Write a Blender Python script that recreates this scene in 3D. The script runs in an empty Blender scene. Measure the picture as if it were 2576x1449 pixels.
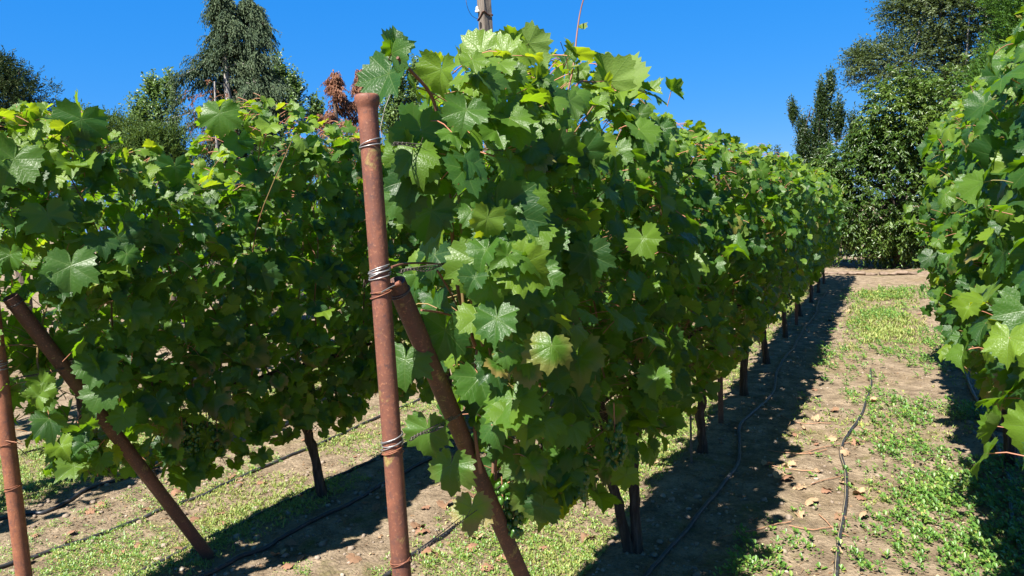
import bpy, math, random
import numpy as np
from mathutils import Matrix, Vector
D = bpy.data
S = bpy.context.scene
C = S.collection
rad = math.radians

# ------------------------------------------------------------------ camera
F_PX, CX, CY, CAM_H = 1858.0, 1288.0, 724.5, 1.55
def _cam_axes(vx=2230., vy=495., roll=.045):
    Y = np.array([(vx - CX) / F_PX, -(vy - CY) / F_PX, -1.]); Y /= np.linalg.norm(Y)
    h = np.array([math.cos(roll), math.sin(roll), 0.])
    Z = np.cross(h, Y); Z /= np.linalg.norm(Z)
    if Z[1] < 0: Z = -Z
    return np.array([np.cross(Y, Z), Y, Z])
R_CAM = _cam_axes()
cam = D.cameras.new('camera'); cam_o = D.objects.new('camera', cam); C.objects.link(cam_o)
M = Matrix([list(R_CAM[0]), list(R_CAM[1]), list(R_CAM[2])]).to_4x4()
M.translation = (0, 0, CAM_H)
cam_o.matrix_world = M
cam.sensor_width = 36; cam.lens = 36 * F_PX / 2576.; cam.clip_start = .05; cam.clip_end = 2000
S.camera = cam_o
CAMP = np.array([0, 0, CAM_H])
def ray(px, py): return R_CAM @ np.array([(px - CX) / F_PX, -(py - CY) / F_PX, -1.])
def on_x(px, py, X): d = ray(px, py); return d * (X / d[0]) + CAMP
def on_z(px, py, z=0.): d = ray(px, py); return d * ((z - CAM_H) / d[2]) + CAMP
def on_y(px, py, Y): d = ray(px, py); return d * (Y / d[1]) + CAMP

# ------------------------------------------------------------------ light
TO_SUN = np.array([-.12, -.74, 1.0]); TO_SUN /= np.linalg.norm(TO_SUN)
sun = D.lights.new('sun', 'SUN'); sun.energy = 5.0; sun.angle = rad(.53); sun.color = (1, .95, .87)
sun_o = D.objects.new('sun', sun); C.objects.link(sun_o)
sun_o.rotation_euler = Vector(TO_SUN).to_track_quat('Z', 'Y').to_euler()
W = D.worlds.new('World'); S.world = W; W.use_nodes = True
wn, wl = W.node_tree.nodes, W.node_tree.links
sky = wn.new('ShaderNodeTexSky'); sky.sky_type = 'NISHITA'; sky.sun_disc = False
sky.sun_elevation = math.asin(TO_SUN[2]); sky.sun_rotation = math.atan2(TO_SUN[0], TO_SUN[1])
sky.air_density = 1.0; sky.dust_density = .3; sky.ozone_density = 2.4; sky.altitude = 100
hs = wn.new('ShaderNodeHueSaturation'); hs.inputs['Saturation'].default_value = 1.5
hs.inputs['Hue'].default_value = .502
wl.new(sky.outputs[0], hs.inputs['Color']); 
# clear deep-blue August sky: the Nishita sky blended with its own zenith blue
mxs = wn.new('ShaderNodeMix'); mxs.data_type = 'RGBA'; mxs.inputs[0].default_value = .82
wl.new(hs.outputs[0], mxs.inputs[6]); 
tcw = wn.new('ShaderNodeTexCoord'); szw = wn.new('ShaderNodeSeparateXYZ'); wl.new(tcw.outputs['Generated'], szw.inputs[0])
rw = wn.new('ShaderNodeValToRGB'); wl.new(szw.outputs[2], rw.inputs[0]); e = rw.color_ramp.elements     # darker towards the zenith, as a clear sky is
e[0].position = .05; e[0].color = (.040, .345, .98, 1); e[1].position = .95; e[1].color = (.010, .05, .15, 1)
e = rw.color_ramp.elements.new(.38); e.color = (.022, .27, .90, 1)
mw = wn.new('ShaderNodeMix'); mw.data_type = 'RGBA'; mw.blend_type = 'MULTIPLY'; mw.inputs[0].default_value = 1; wl.new(rw.outputs[0], mw.inputs[6]); mw.inputs[7].default_value = (5.4, 5.4, 5.4, 1)
wl.new(mw.outputs[2], mxs.inputs[7])
wl.new(mxs.outputs[2], wn['Background'].inputs[0])
wn['Background'].inputs[1].default_value = .066
S.view_settings.view_transform = 'Standard'; S.view_settings.look = 'None'
S.view_settings.exposure = 1.5; S.view_settings.gamma = 1
S.render.engine = 'CYCLES'
S.cycles.max_bounces = 7; S.cycles.transmission_bounces = 5; S.cycles.diffuse_bounces = 4; S.cycles.glossy_bounces = 2
S.cycles.caustics_reflective = False; S.cycles.caustics_refractive = False

# ------------------------------------------------------------------ helpers
def tag(o, label=None, cat=None, group=None, kind=None):
    if label: o['label'] = label
    if cat: o['category'] = cat
    if group: o['group'] = group
    if kind: o['kind'] = kind
    return o
def empty(name, loc, label=None, cat=None, group=None):
    o = D.objects.new(name, None); C.objects.link(o); o.location = tuple(float(v) for v in loc)
    o.empty_display_size = .1
    return tag(o, label, cat, group)
def _h(ix, iy, s):
    v = np.sin(ix * 127.1 + iy * 311.7 + s * 74.7) * 43758.5453
    return v - np.floor(v)
def vnoise(x, y, s=0):
    x = np.asarray(x, float); y = np.asarray(y, float)
    ix, iy = np.floor(x), np.floor(y); fx, fy = x - ix, y - iy
    fx = fx * fx * (3 - 2 * fx); fy = fy * fy * (3 - 2 * fy)
    return (_h(ix, iy, s) * (1 - fx) + _h(ix + 1, iy, s) * fx) * (1 - fy) + (_h(ix, iy + 1, s) * (1 - fx) + _h(ix + 1, iy + 1, s) * fx) * fy
def fbm(x, y, s=0, o=4):
    t = 0; a = .5
    for k in range(o):
        t = t + a * vnoise(np.asarray(x) * 2 ** k, np.asarray(y) * 2 ** k, s + k * 13); a *= .5
    return t
def nrm(v):
    return v / np.maximum(np.linalg.norm(v, axis=-1, keepdims=True), 1e-9)

class Geo:
    """collects vertices and faces of one mesh"""
    def __init__(s): s.v = []; s.f = []; s.n = 0; s.mi = []; s.attr = {}
    def add(s, verts, faces, mi=0, **attrs):
        verts = np.asarray(verts, float).reshape(-1, 3); faces = np.asarray(faces)
        s.v.append(verts); s.f.append(faces + s.n); s.mi.append(np.full(len(faces), mi))
        for k, a in attrs.items(): s.attr.setdefault(k, []).append((s.n, np.asarray(a, float).reshape(-1, 3)))
        s.n += len(verts)
    def build(s, name, mats, parent=None, smooth=True, loc=None):
        if not s.v: return None
        v = np.concatenate(s.v)
        off = None
        if parent is not None: off = np.array(parent_world(parent))
        elif loc is not None: off = np.array(loc, float)
        if off is not None: v = v - off
        me = D.meshes.new(name)
        me.vertices.add(len(v)); me.vertices.foreach_set('co', v.ravel().astype(np.float32))
        loops = np.concatenate([f.ravel() for f in s.f])
        sizes = np.concatenate([np.full(len(f), f.shape[1]) for f in s.f])
        me.loops.add(len(loops)); me.loops.foreach_set('vertex_index', loops.astype(np.int32))
        me.polygons.add(len(sizes))
        me.polygons.foreach_set('loop_start', np.concatenate([[0], np.cumsum(sizes)[:-1]]).astype(np.int32))
        mi = np.concatenate(s.mi)
        if mi.any(): me.polygons.foreach_set('material_index', mi.astype(np.int32))
        me.polygons.foreach_set('use_smooth', np.full(len(sizes), smooth))
        for k, lst in s.attr.items():
            arr = np.zeros((len(v), 3), np.float32)
            for st, a in lst: arr[st:st + len(a)] = a
            at = me.attributes.new(k, 'FLOAT_VECTOR', 'POINT'); at.data.foreach_set('vector', arr.ravel())
        me.update(calc_edges=True)
        for m in (mats if isinstance(mats, (list, tuple)) else [mats]): me.materials.append(m)
        o = D.objects.new(name, me); C.objects.link(o)
        if parent is not None: o.parent = parent
        elif loc is not None: o.location = tuple(float(x) for x in loc)
        return o
def parent_world(p):
    t = Vector((0, 0, 0))
    while p is not None: t = t + p.location; p = p.parent
    return t

def tube(g, pts, r, sides=8, mi=0, caps=True, bump=0, seed=0, **kw):
    pts = np.asarray(pts, float); n = len(pts); r = np.broadcast_to(r, (n,)).astype(float)
    T = np.gradient(pts, axis=0); T = nrm(T)
    ref = np.array([0, 0, 1.]) if abs(T[0][2]) < .9 else np.array([1., 0, 0])
    U = np.zeros_like(T); u = ref - T[0] * (ref @ T[0]); u /= np.linalg.norm(u)
    for i in range(n):
        u = u - T[i] * (u @ T[i]); u /= np.linalg.norm(u); U[i] = u
    V = np.cross(T, U)
    a = np.arange(sides) / sides * 2 * math.pi
    rr = r[:, None] * np.ones(sides)
    if bump:
        rng = np.random.default_rng(seed)
        ridge = rng.uniform(-1, 1, sides)
        rr = rr * (1 + bump * (ridge[None] * .6 + rng.uniform(-1, 1, (n, sides)) * .5))
    ring = pts[:, None] + rr[..., None] * (np.cos(a)[None, :, None] * U[:, None] + np.sin(a)[None, :, None] * V[:, None])
    i = np.arange(n - 1)[:, None] * sides; j = np.arange(sides)[None]; k = (j + 1) % sides
    f = np.stack([i + j, i + k, i + sides + k, i + sides + j], -1).reshape(-1, 4)
    g.add(ring.reshape(-1, 3), f, mi, **kw)
    if caps:
        for e, c in ((0, pts[0]), (n - 1, pts[-1])):
            rv = ring[e]; vv = np.vstack([rv, c])
            q = np.arange(sides)
            ff = np.stack([q, (q + 1) % sides, np.full(sides, sides)], -1)
            if e == 0: ff = ff[:, ::-1]
            g.add(vv, ff, mi)
def smooth_path(P, n):
    P = np.asarray(P, float); m = len(P)
    t = np.linspace(0, m - 1, n); out = []
    for x in t:
        i = min(int(x), m - 2); u = x - i
        p0, p1, p2, p3 = P[max(i - 1, 0)], P[i], P[i + 1], P[min(i + 2, m - 1)]
        out.append(.5 * ((2 * p1) + (-p0 + p2) * u + (2 * p0 - 5 * p1 + 4 * p2 - p3) * u * u + (-p0 + 3 * p1 - 3 * p2 + p3) * u ** 3))
    return np.array(out)

# ------------------------------------------------------------------ materials
def mat(name):
    m = D.materials.new(name); m.use_nodes = True
    nt = m.node_tree; return m, nt, nt.nodes, nt.links, nt.nodes['Principled BSDF']
def N(nt, typ, **kw):
    n = nt.nodes.new(typ)
    for k, v in kw.items():
        if k.startswith('i_'): n.inputs[k[2:].replace('_', ' ')].default_value = v
        else: setattr(n, k, v)
    return n
def ramp(nt, fac, stops):
    r = nt.nodes.new('ShaderNodeValToRGB'); e = r.color_ramp.elements
    while len(e) < len(stops): e.new(.5)
    for x, (p, c) in zip(e, stops): x.position = p; x.color = (c[0], c[1], c[2], 1)
    nt.links.new(fac, r.inputs[0]); return r.outputs[0]
def math_(nt, op, a, b=None, c=None, clamp=False):
    n = nt.nodes.new('ShaderNodeMath'); n.operation = op; n.use_clamp = clamp
    for k, x in enumerate((a, b, c)):
        if x is None: continue
        if isinstance(x, (int, float)): n.inputs[k].default_value = x
        else: nt.links.new(x, n.inputs[k])
    return n.outputs[0]
def mixc(nt, f, a, b, blend='MIX'):
    n = nt.nodes.new('ShaderNodeMix'); n.data_type = 'RGBA'; n.blend_type = blend
    for k, x in ((0, f), (6, a), (7, b)):
        if isinstance(x, (int, float)): n.inputs[k].default_value = x
        elif isinstance(x, tuple): n.inputs[k].default_value = (*x, 1)
        else: nt.links.new(x, n.inputs[k])
    return n.outputs[2]
def noise(nt, scale, detail=4, rough=.6, vec=None, dist=0):
    n = nt.nodes.new('ShaderNodeTexNoise'); n.inputs['Scale'].default_value = scale
    n.inputs['Detail'].default_value = detail; n.inputs['Roughness'].default_value = rough; n.inputs['Distortion'].default_value = dist
    if vec is not None: nt.links.new(vec, n.inputs['Vector'])
    return n.outputs[0]
def objco(nt): return nt.nodes.new('ShaderNodeTexCoord').outputs['Object']
def bump(nt, bsdf, h, strength=.5, dist=.01):
    b = nt.nodes.new('ShaderNodeBump'); b.inputs['Strength'].default_value = strength; b.inputs['Distance'].default_value = dist
    nt.links.new(h, b.inputs['Height']); nt.links.new(b.outputs[0], bsdf.inputs['Normal']); return b

def grape_leaf_material():
    m, nt, nd, lk, bs = mat('grape_leaf')
    uv = N(nt, 'ShaderNodeAttribute', attribute_name='uvl'); lc = N(nt, 'ShaderNodeAttribute', attribute_name='lc')
    sx = N(nt, 'ShaderNodeSeparateXYZ'); lk.new(uv.outputs['Vector'], sx.inputs[0])
    sc = N(nt, 'ShaderNodeSeparateXYZ'); lk.new(lc.outputs['Vector'], sc.inputs[0])
    x, y = sx.outputs[0], sx.outputs[1]; rnd, young, dry = sc.outputs
    ang = math_(nt, 'ARCTAN2', x, y); st = rad(55)
    k = math_(nt, 'ROUND', math_(nt, 'DIVIDE', ang, st))
    a2 = math_(nt, 'SUBTRACT', ang, math_(nt, 'MULTIPLY', k, st))
    r = math_(nt, 'SQRT', math_(nt, 'ADD', math_(nt, 'MULTIPLY', x, x), math_(nt, 'MULTIPLY', y, y)))
    u = math_(nt, 'MULTIPLY', r, math_(nt, 'COSINE', a2)); v = math_(nt, 'ABSOLUTE', math_(nt, 'MULTIPLY', r, math_(nt, 'SINE', a2)))
    wv = math_(nt, 'SUBTRACT', .026, math_(nt, 'MULTIPLY', u, .017))
    main = math_(nt, 'SUBTRACT', 1, math_(nt, 'DIVIDE', v, wv), clamp=True)
    q = math_(nt, 'FRACT', math_(nt, 'MULTIPLY', math_(nt, 'SUBTRACT', u, math_(nt, 'MULTIPLY', v, .85)), 6.5))
    sec = math_(nt, 'SUBTRACT', 1, math_(nt, 'MULTIPLY', math_(nt, 'ABSOLUTE', math_(nt, 'SUBTRACT', q, .5)), 13), clamp=True)
    vein = math_(nt, 'MAXIMUM', main, math_(nt, 'MULTIPLY', sec, .55), clamp=True)
    vo = N(nt, 'ShaderNodeTexVoronoi', feature='DISTANCE_TO_EDGE'); vo.inputs['Scale'].default_value = 10; lk.new(uv.outputs['Vector'], vo.inputs['Vector'])
    cell = math_(nt, 'MULTIPLY', vo.outputs[0], 3.0, clamp=True)
    height = math_(nt, 'SUBTRACT', math_(nt, 'MULTIPLY', cell, .55), math_(nt, 'MULTIPLY', vein, .8))
    bump(nt, bs, height, .32, .0022)
    base = ramp(nt, rnd, [(0, (.009, .043, .014)), (.3, (.018, .070, .015)), (.55, (.040, .112, .014)), (.8, (.085, .168, .014)), (1, (.15, .235, .018))])
    base = mixc(nt, young, base, (.15, .25, .028))
    mott = noise(nt, 2.2, 3, .6, uv.outputs['Vector'])
    base = mixc(nt, math_(nt, 'MULTIPLY', mott, .35), base, (.065, .12, .018))
    base = mixc(nt, math_(nt, 'MULTIPLY', vein, .45), base, (.17, .27, .07))
    # browning margins on old leaves
    edge = math_(nt, 'SUBTRACT', r, math_(nt, 'MULTIPLY', mott, .5))
    dmask = math_(nt, 'MULTIPLY', dry, math_(nt, 'MULTIPLY', math_(nt, 'SUBTRACT', edge, .12), 3.0, clamp=True), clamp=True)
    base = mixc(nt, dmask, base, (.24, .19, .06))
    under = mixc(nt, .55, base, (.17, .25, .06))
    geo = N(nt, 'ShaderNodeNewGeometry')
    col = mixc(nt, geo.outputs['Backfacing'], base, under)
    lk.new(col, bs.inputs['Base Color'])
    rg = math_(nt, 'ADD', math_(nt, 'MULTIPLY', geo.outputs['Backfacing'], .25), .40); lk.new(rg, bs.inputs['Roughness'])
    bs.inputs['Specular IOR Level'].default_value = .36
    tr = N(nt, 'ShaderNodeBsdfTranslucent')
    tc = mixc(nt, young, (.21, .42, .006), (.55, .64, .015))
    tc = mixc(nt, math_(nt, 'MULTIPLY', vein, .5), tc, (.12, .20, .02))
    tc = mixc(nt, dmask, tc, (.36, .28, .05))
    lk.new(tc, tr.inputs['Color'])
    mx = N(nt, 'ShaderNodeMixShader', i_Fac=.42); lk.new(bs.outputs[0], mx.inputs[1]); lk.new(tr.outputs[0], mx.inputs[2])
    lk.new(mx.outputs[0], nd['Material Output'].inputs['Surface'])
    return m
def simple_leaf(name, stops, trans, tf=.3, rough=.5, spec=.4):
    m, nt, nd, lk, bs = mat(name)
    lc = N(nt, 'ShaderNodeAttribute', attribute_name='lc'); sc = N(nt, 'ShaderNodeSeparateXYZ'); lk.new(lc.outputs['Vector'], sc.inputs[0])
    col = ramp(nt, sc.outputs[0], stops)
    geo = N(nt, 'ShaderNodeNewGeometry')
    col = mixc(nt, math_(nt, 'MULTIPLY', geo.outputs['Backfacing'], .22), col, (.15, .22, .09) if trans[1] > trans[0] else (.3, .17, .09))
    lk.new(col, bs.inputs['Base Color']); bs.inputs['Roughness'].default_value = rough; bs.inputs['Specular IOR Level'].default_value = spec
    tr = N(nt, 'ShaderNodeBsdfTranslucent', i_Color=(*trans, 1))
    mx = N(nt, 'ShaderNodeMixShader', i_Fac=tf); lk.new(bs.outputs[0], mx.inputs[1]); lk.new(tr.outputs[0], mx.inputs[2])
    lk.new(mx.outputs[0], nd['Material Output'].inputs['Surface'])
    return m
def rough_mat(name, stops, scale=8, rough=.85, bs_=.5, bd=.01, stretch=(1, 1, 1), detail=6, spec=.3, dist=0):
    m, nt, nd, lk, bs = mat(name)
    mp = N(nt, 'ShaderNodeMapping'); mp.inputs['Scale'].default_value = stretch
    lk.new(objco(nt), mp.inputs[0]); n = noise(nt, scale, detail, .65, mp.outputs[0], dist)
    lk.new(ramp(nt, n, stops), bs.inputs['Base Color']); bs.inputs['Roughness'].default_value = rough
    bs.inputs['Specular IOR Level'].default_value = spec
    bump(nt, bs, n, bs_, bd); return m
def rust_material(name, a, b, c, lichen=0.):
    m, nt, nd, lk, bs = mat(name)
    co = objco(nt)
    mp = N(nt, 'ShaderNodeMapping'); mp.inputs['Scale'].default_value = (1, 1, .22); lk.new(co, mp.inputs[0]); ns = noise(nt, 46, 6, .7, mp.outputs[0], .6)
    n1 = noise(nt, 9, 6, .7, co); n2 = noise(nt, 55, 5, .75, co); n3 = noise(nt, 150, 3, .7, co)
    col = ramp(nt, n1, [(.3, a), (.55, b), (.72, c)])
    spots = math_(nt, 'MULTIPLY', math_(nt, 'SUBTRACT', n2, .53), 6.5, clamp=True)
    col = mixc(nt, math_(nt, 'MULTIPLY', spots, .8), col, (.075, .042, .040))
    col = mixc(nt, math_(nt, 'MULTIPLY', math_(nt, 'SUBTRACT', n3, .56), 3.0, clamp=True), col, (.48, .22, .11))
    col = mixc(nt, math_(nt, 'MULTIPLY', math_(nt, 'SUBTRACT', ns, .52), 5.0, clamp=True), col, (.10, .045, .035))
    flk = noise(nt, 22, 7, .8, co, .8); col = mixc(nt, math_(nt, 'MULTIPLY', math_(nt, 'SUBTRACT', flk, .60), 12, clamp=True), col, (.055, .036, .034))
    if lichen:
        n4 = noise(nt, 16, 5, .75, co, .5)
        col = mixc(nt, math_(nt, 'MULTIPLY', math_(nt, 'SUBTRACT', n4, .60), 9, clamp=True), col, (.27, .22, .07))
    lk.new(col, bs.inputs['Base Color']); bs.inputs['Roughness'].default_value = .62
    bs.inputs['Specular IOR Level'].default_value = .4
    bump(nt, bs, math_(nt, 'ADD', n2, n3), .5, .0012)
    return m
M_LEAF = grape_leaf_material()
M_PETIOLE = rough_mat('petiole', [(.3, (.16, .20, .05)), (.5, (.33, .16, .09)), (.7, (.42, .15, .10))], 1.7, .5, .1, .001)
M_CANE = rough_mat('cane_bark', [(.3, (.16, .18, .05)), (.5, (.19, .10, .05)), (.7, (.13, .07, .05))], 3, .55, .3, .002, (1, 1, .3))
M_CANE_RED = rough_mat('cane_brown', [(.3, (.10, .045, .03)), (.6, (.20, .09, .06)), (.8, (.28, .16, .09))], 9, .5, .3, .002)
M_BARK = rough_mat('vine_bark', [(.25, (.022, .015, .012)), (.5, (.06, .043, .034)), (.75, (.15, .115, .09))], 16, .95, 1, .02, (3.2, 3.2, .35), 8, .2, .6)
M_GRAPE = rough_mat('grape_skin', [(.3, (.030, .085, .012)), (.6, (.055, .13, .018)), (.8, (.10, .18, .035))], 6, .32, .05, .001, spec=.5)
M_RUST = rust_material('rusty_steel', (.10, .042, .029), (.175, .066, .039), (.27, .10, .052), .6)
M_RUST_D = rust_material('rusty_steel_dark', (.065, .034, .026), (.105, .046, .032), (.155, .072, .046), 1)
M_RUST_O = rust_material('rusty_steel_orange', (.15, .055, .032), (.24, .09, .045), (.32, .135, .065))
M_WIRE, _nt, _, _, _b = mat('galvanised_wire'); _b.inputs['Base Color'].default_value = (.42, .41, .40, 1); _b.inputs['Metallic'].default_value = .75; _b.inputs['Roughness'].default_value = .42
M_WIRE_D = rough_mat('dark_wire', [(.3, (.045, .04, .037)), (.7, (.16, .13, .11))], 40, .6, .2, .001)
M_HOSE = rough_mat('black_hose', [(.35, (.016, .016, .018)), (.6, (.04, .04, .043)), (.8, (.12, .11, .095))], 22, .42, .2, .002, spec=.5)
M_WOOD = rough_mat('weathered_wood', [(.25, (.07, .056, .045)), (.5, (.16, .133, .108)), (.75, (.25, .22, .185))], 14, .9, .8, .006, (4, 4, .25), 8)
M_WHITE, _, _, _, _b = mat('porcelain'); _b.inputs['Base Color'].default_value = (.8, .8, .78, 1); _b.inputs['Roughness'].default_value = .2

def soil_material():
    m, nt, nd, lk, bs = mat('soil')
    g = N(nt, 'ShaderNodeTexCoord').outputs['Object']
    big = noise(nt, .9, 4, .6, g); mid = noise(nt, 7, 6, .7, g); fine = noise(nt, 60, 6, .75, g)
    col = ramp(nt, mid, [(.28, (.105, .078, .052)), (.45, (.20, .152, .102)), (.6, (.31, .24, .165)), (.75, (.42, .335, .24))])
    col = mixc(nt, math_(nt, 'MULTIPLY', math_(nt, 'SUBTRACT', big, .5), 3.2, clamp=True), col, (.21, .15, .082))
    moss = noise(nt, 2.6, 5, .75, g, .4)
    col = mixc(nt, math_(nt, 'MULTIPLY', math_(nt, 'SUBTRACT', moss, .55), 4.5, clamp=True), col, (.13, .135, .035))
    fr = ramp(nt, fine, [(.3, (.55, .52, .5)), (.5, (1, 1, 1)), (.7, (1.25, 1.22, 1.18))])
    col = mixc(nt, .8, col, fr, 'MULTIPLY')
    lk.new(col, bs.inputs['Base Color']); bs.inputs['Roughness'].default_value = .97; bs.inputs['Specular IOR Level'].default_value = .12
    vo = N(nt, 'ShaderNodeTexVoronoi'); vo.inputs['Scale'].default_value = 48; lk.new(g, vo.inputs['Vector'])
    h = math_(nt, 'ADD', math_(nt, 'MULTIPLY', fine, 1.0), math_(nt, 'MULTIPLY', math_(nt, 'SUBTRACT', 1, vo.outputs[0]), .5))
    h = math_(nt, 'ADD', h, mid)
    bump(nt, bs, h, 1.0, .016)
    return m
M_SOIL = soil_material()

# ------------------------------------------------------------------ ground
ROW_C, ROW_L, ROW_LL, ROW_LLL, ROW_R = -1.0, -2.8, -4.55, -6.35, .64
ROWS = (ROW_C, ROW_L, ROW_LL, ROW_LLL, ROW_R, 2.6)
def gz(x, y):
    x = np.asarray(x, float); y = np.asarray(y, float)
    z = .020 * (fbm(x * 1.3, y * 1.3, 3, 3) - .45) + (.030 * (fbm(x * 6, y * 6, 5, 4) - .45) + .014 * np.maximum(0, fbm(x * 15, y * 15, 8, 2) - .42)) * np.clip(1.3 - y / 12, .2, 1)
    for r in ROWS: z = z + .030 * np.exp(-((x - r) / .20) ** 2)
    return z
def grid(xs, ys, zf):
    X, Y = np.meshgrid(xs, ys); Z = zf(X, Y)
    nx, ny = len(xs), len(ys)
    i = np.arange(ny - 1)[:, None] * nx; j = np.arange(nx - 1)[None]
    f = np.stack([i + j, i + j + 1, i + nx + j + 1, i + nx + j], -1).reshape(-1, 4)
    return np.stack([X, Y, Z], -1).reshape(-1, 3), f
g = Geo(); v, f = grid(np.arange(-7.6, 2.01, .021), np.arange(1.0, 9.01, .021), gz); g.add(v, f)
tag(g.build('ground', M_SOIL), kind='structure')
g = Geo(); v, f = grid(np.arange(-9, 4.01, .1), np.arange(9.0, 30.1, .1), lambda a, b: gz(a, b) - .004); g.add(v, f)
v, f = grid(np.linspace(-400, 400, 40), np.linspace(-400, 400, 40), lambda a, b: a * 0 - .12); g.add(v, f)
tag(g.build('far_ground', M_SOIL), kind='structure')

# ------------------------------------------------------------------ grape leaves
_deg = np.array([0, 10, 26, 40, 55, 68, 84, 99, 112, 128, 146, 160, 171, 179])
_rr = np.array([1.04, .93, .77, .83, .94, .85, .74, .77, .80, .72, .66, .58, .40, .06])
def leaf_template(n, fr, seed, teeth=.085):
    rng = np.random.default_rng(seed)
    th = np.linspace(-179, 179, n)
    r = np.interp(np.abs(th), _deg, _rr + rng.uniform(-.09, .07, len(_rr)) * (np.arange(len(_rr)) < 12))
    lob = rng.uniform(.9, 1.1, 2); r = r * np.where(th > 0, lob[0], lob[1])
    if teeth:
        k = np.arange(n) % 3
        r = r * (1 + teeth * np.array([1.0, -.9, -.1])[k] * rng.uniform(.5, 1.3, n) * np.clip((178 - np.abs(th)) / 15, 0, 1))
    a = np.radians(th)
    P = [[0, 0]]
    for q in fr: P += list(np.stack([np.sin(a) * r * q, np.cos(a) * r * q], -1))
    P = np.array(P); F = []
    m = len(fr)
    tri = [(0, 1 + i, 2 + i) for i in range(n - 1)]
    for k in range(m - 1):
        b0, b1 = 1 + k * n, 1 + (k + 1) * n
        for i in range(n - 1):
            tri += [(b0 + i, b1 + i, b1 + i + 1), (b0 + i, b1 + i + 1, b0 + i + 1)]
    F = np.array(tri)[:, ::-1]
    return P, F
LOD = {0: [leaf_template(61, (.3, .62, .86, 1), s) for s in range(6)],
       1: [leaf_template(40, (.5, 1), s + 20, .09) for s in range(6)],
       2: [leaf_template(22, (1,), s + 40, .06) for s in range(6)]}
def add_leaves(g, P, NRM, T, SZ, young, dry, lod, rng, curl=None, rnd=None):
    """P base points, NRM upper-side normals, T base->tip directions"""
    n = len(P)
    if not n: return
    NRM = nrm(NRM); T = nrm(T - NRM * (T * NRM).sum(-1, keepdims=True)); Bx = np.cross(T, NRM)
    if rnd is None: rnd = rng.random(n)
    if curl is None: curl = np.ones(n)
    fold = rng.uniform(-.30, .75, n) * curl; cup = rng.uniform(-.30, .12, n) * curl; bend = rng.uniform(-.05, .80, n) * curl
    wav = rng.uniform(.03, .15, n) * curl; ph = rng.uniform(0, 6.28, n); k = rng.integers(2, 5, n); twist = rng.uniform(-.35, .35, n) * curl
    asx = rng.uniform(.88, 1.12, n)
    which = rng.integers(0, 6, n)
    for t in range(6):
        I = np.nonzero(which == t)[0]
        if not len(I): continue
        p, f = LOD[lod][t]
        x = p[None, :, 0] * asx[I, None]; y = np.repeat(p[None, :, 1], len(I), 0)
        th = np.arctan2(p[:, 0], p[:, 1])[None]; r = np.hypot(p[:, 0], p[:, 1])[None]
        st = rad(55); a2 = th - st * np.round(th / st); v = np.abs(r * np.sin(a2))
        z = fold[I, None] * np.abs(x) + cup[I, None] * r ** 2 + .20 * v * np.minimum(1, r * 2) - bend[I, None] * y * np.abs(y) * .8
        z = z + wav[I, None] * np.sin(k[I, None] * th + ph[I, None]) * r ** 2 + wav[I, None] * .5 * np.sin((k[I, None] * 3 + 1) * th + ph[I, None] * 2) * r ** 3
        z = z + twist[I, None] * x * y
        # keep length when strongly bent
        y = y * (1 - .25 * bend[I, None] * np.abs(y))
        s = SZ[I, None, None]
        V = P[I, None] + s * (x[..., None] * Bx[I, None] + y[..., None] * T[I, None] + z[..., None] * NRM[I, None])
        m = len(p); F = (f[None] + (np.arange(len(I)) * m)[:, None, None]).reshape(-1, 3)
        uvl = np.zeros((len(I), m, 3)); uvl[..., 0] = p[:, 0]; uvl[..., 1] = p[:, 1]; uvl[..., 2] = (rnd[I] * 7)[:, None]
        lc = np.zeros((len(I), m, 3)); lc[..., 0] = rnd[I][:, None]; lc[..., 1] = young[I][:, None]; lc[..., 2] = dry[I][:, None]
        g.add(V, F, 0, uvl=uvl, lc=lc)
def add_petioles(g, A, B, r, rng, sides=3):
    """thin curved stalks A (leaf base) -> B (cane)"""
    n = len(A)
    if not n: return
    mid = (A + B) / 2 + np.array([0, 0, 1.]) * (np.linalg.norm(A - B, axis=1) * rng.uniform(-.05, .22, n))[:, None]
    P = np.stack([A, (A + 2 * mid) / 3, (B + 2 * mid) / 3, B], 1)      # n,4,3
    T = nrm(B - A); ref = np.tile([0.31, 0.2, .93], (n, 1)); U = nrm(np.cross(T, ref)); V = np.cross(T, U)
    a = np.arange(sides) / sides * 6.283
    ring = P[:, :, None] + r[:, None, None, None] * (np.cos(a)[None, None, :, None] * U[:, None, None] + np.sin(a)[None, None, :, None] * V[:, None, None])
    i = np.arange(3)[:, None] * sides; j = np.arange(sides)[None]; k = (j + 1) % sides
    f = np.stack([i + j, i + k, i + sides + k, i + sides + j], -1).reshape(-1, 4)
    F = (f[None] + (np.arange(n) * 4 * sides)[:, None, None]).reshape(-1, 4)
    g.add(ring.reshape(-1, 3), F, 1)

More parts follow.
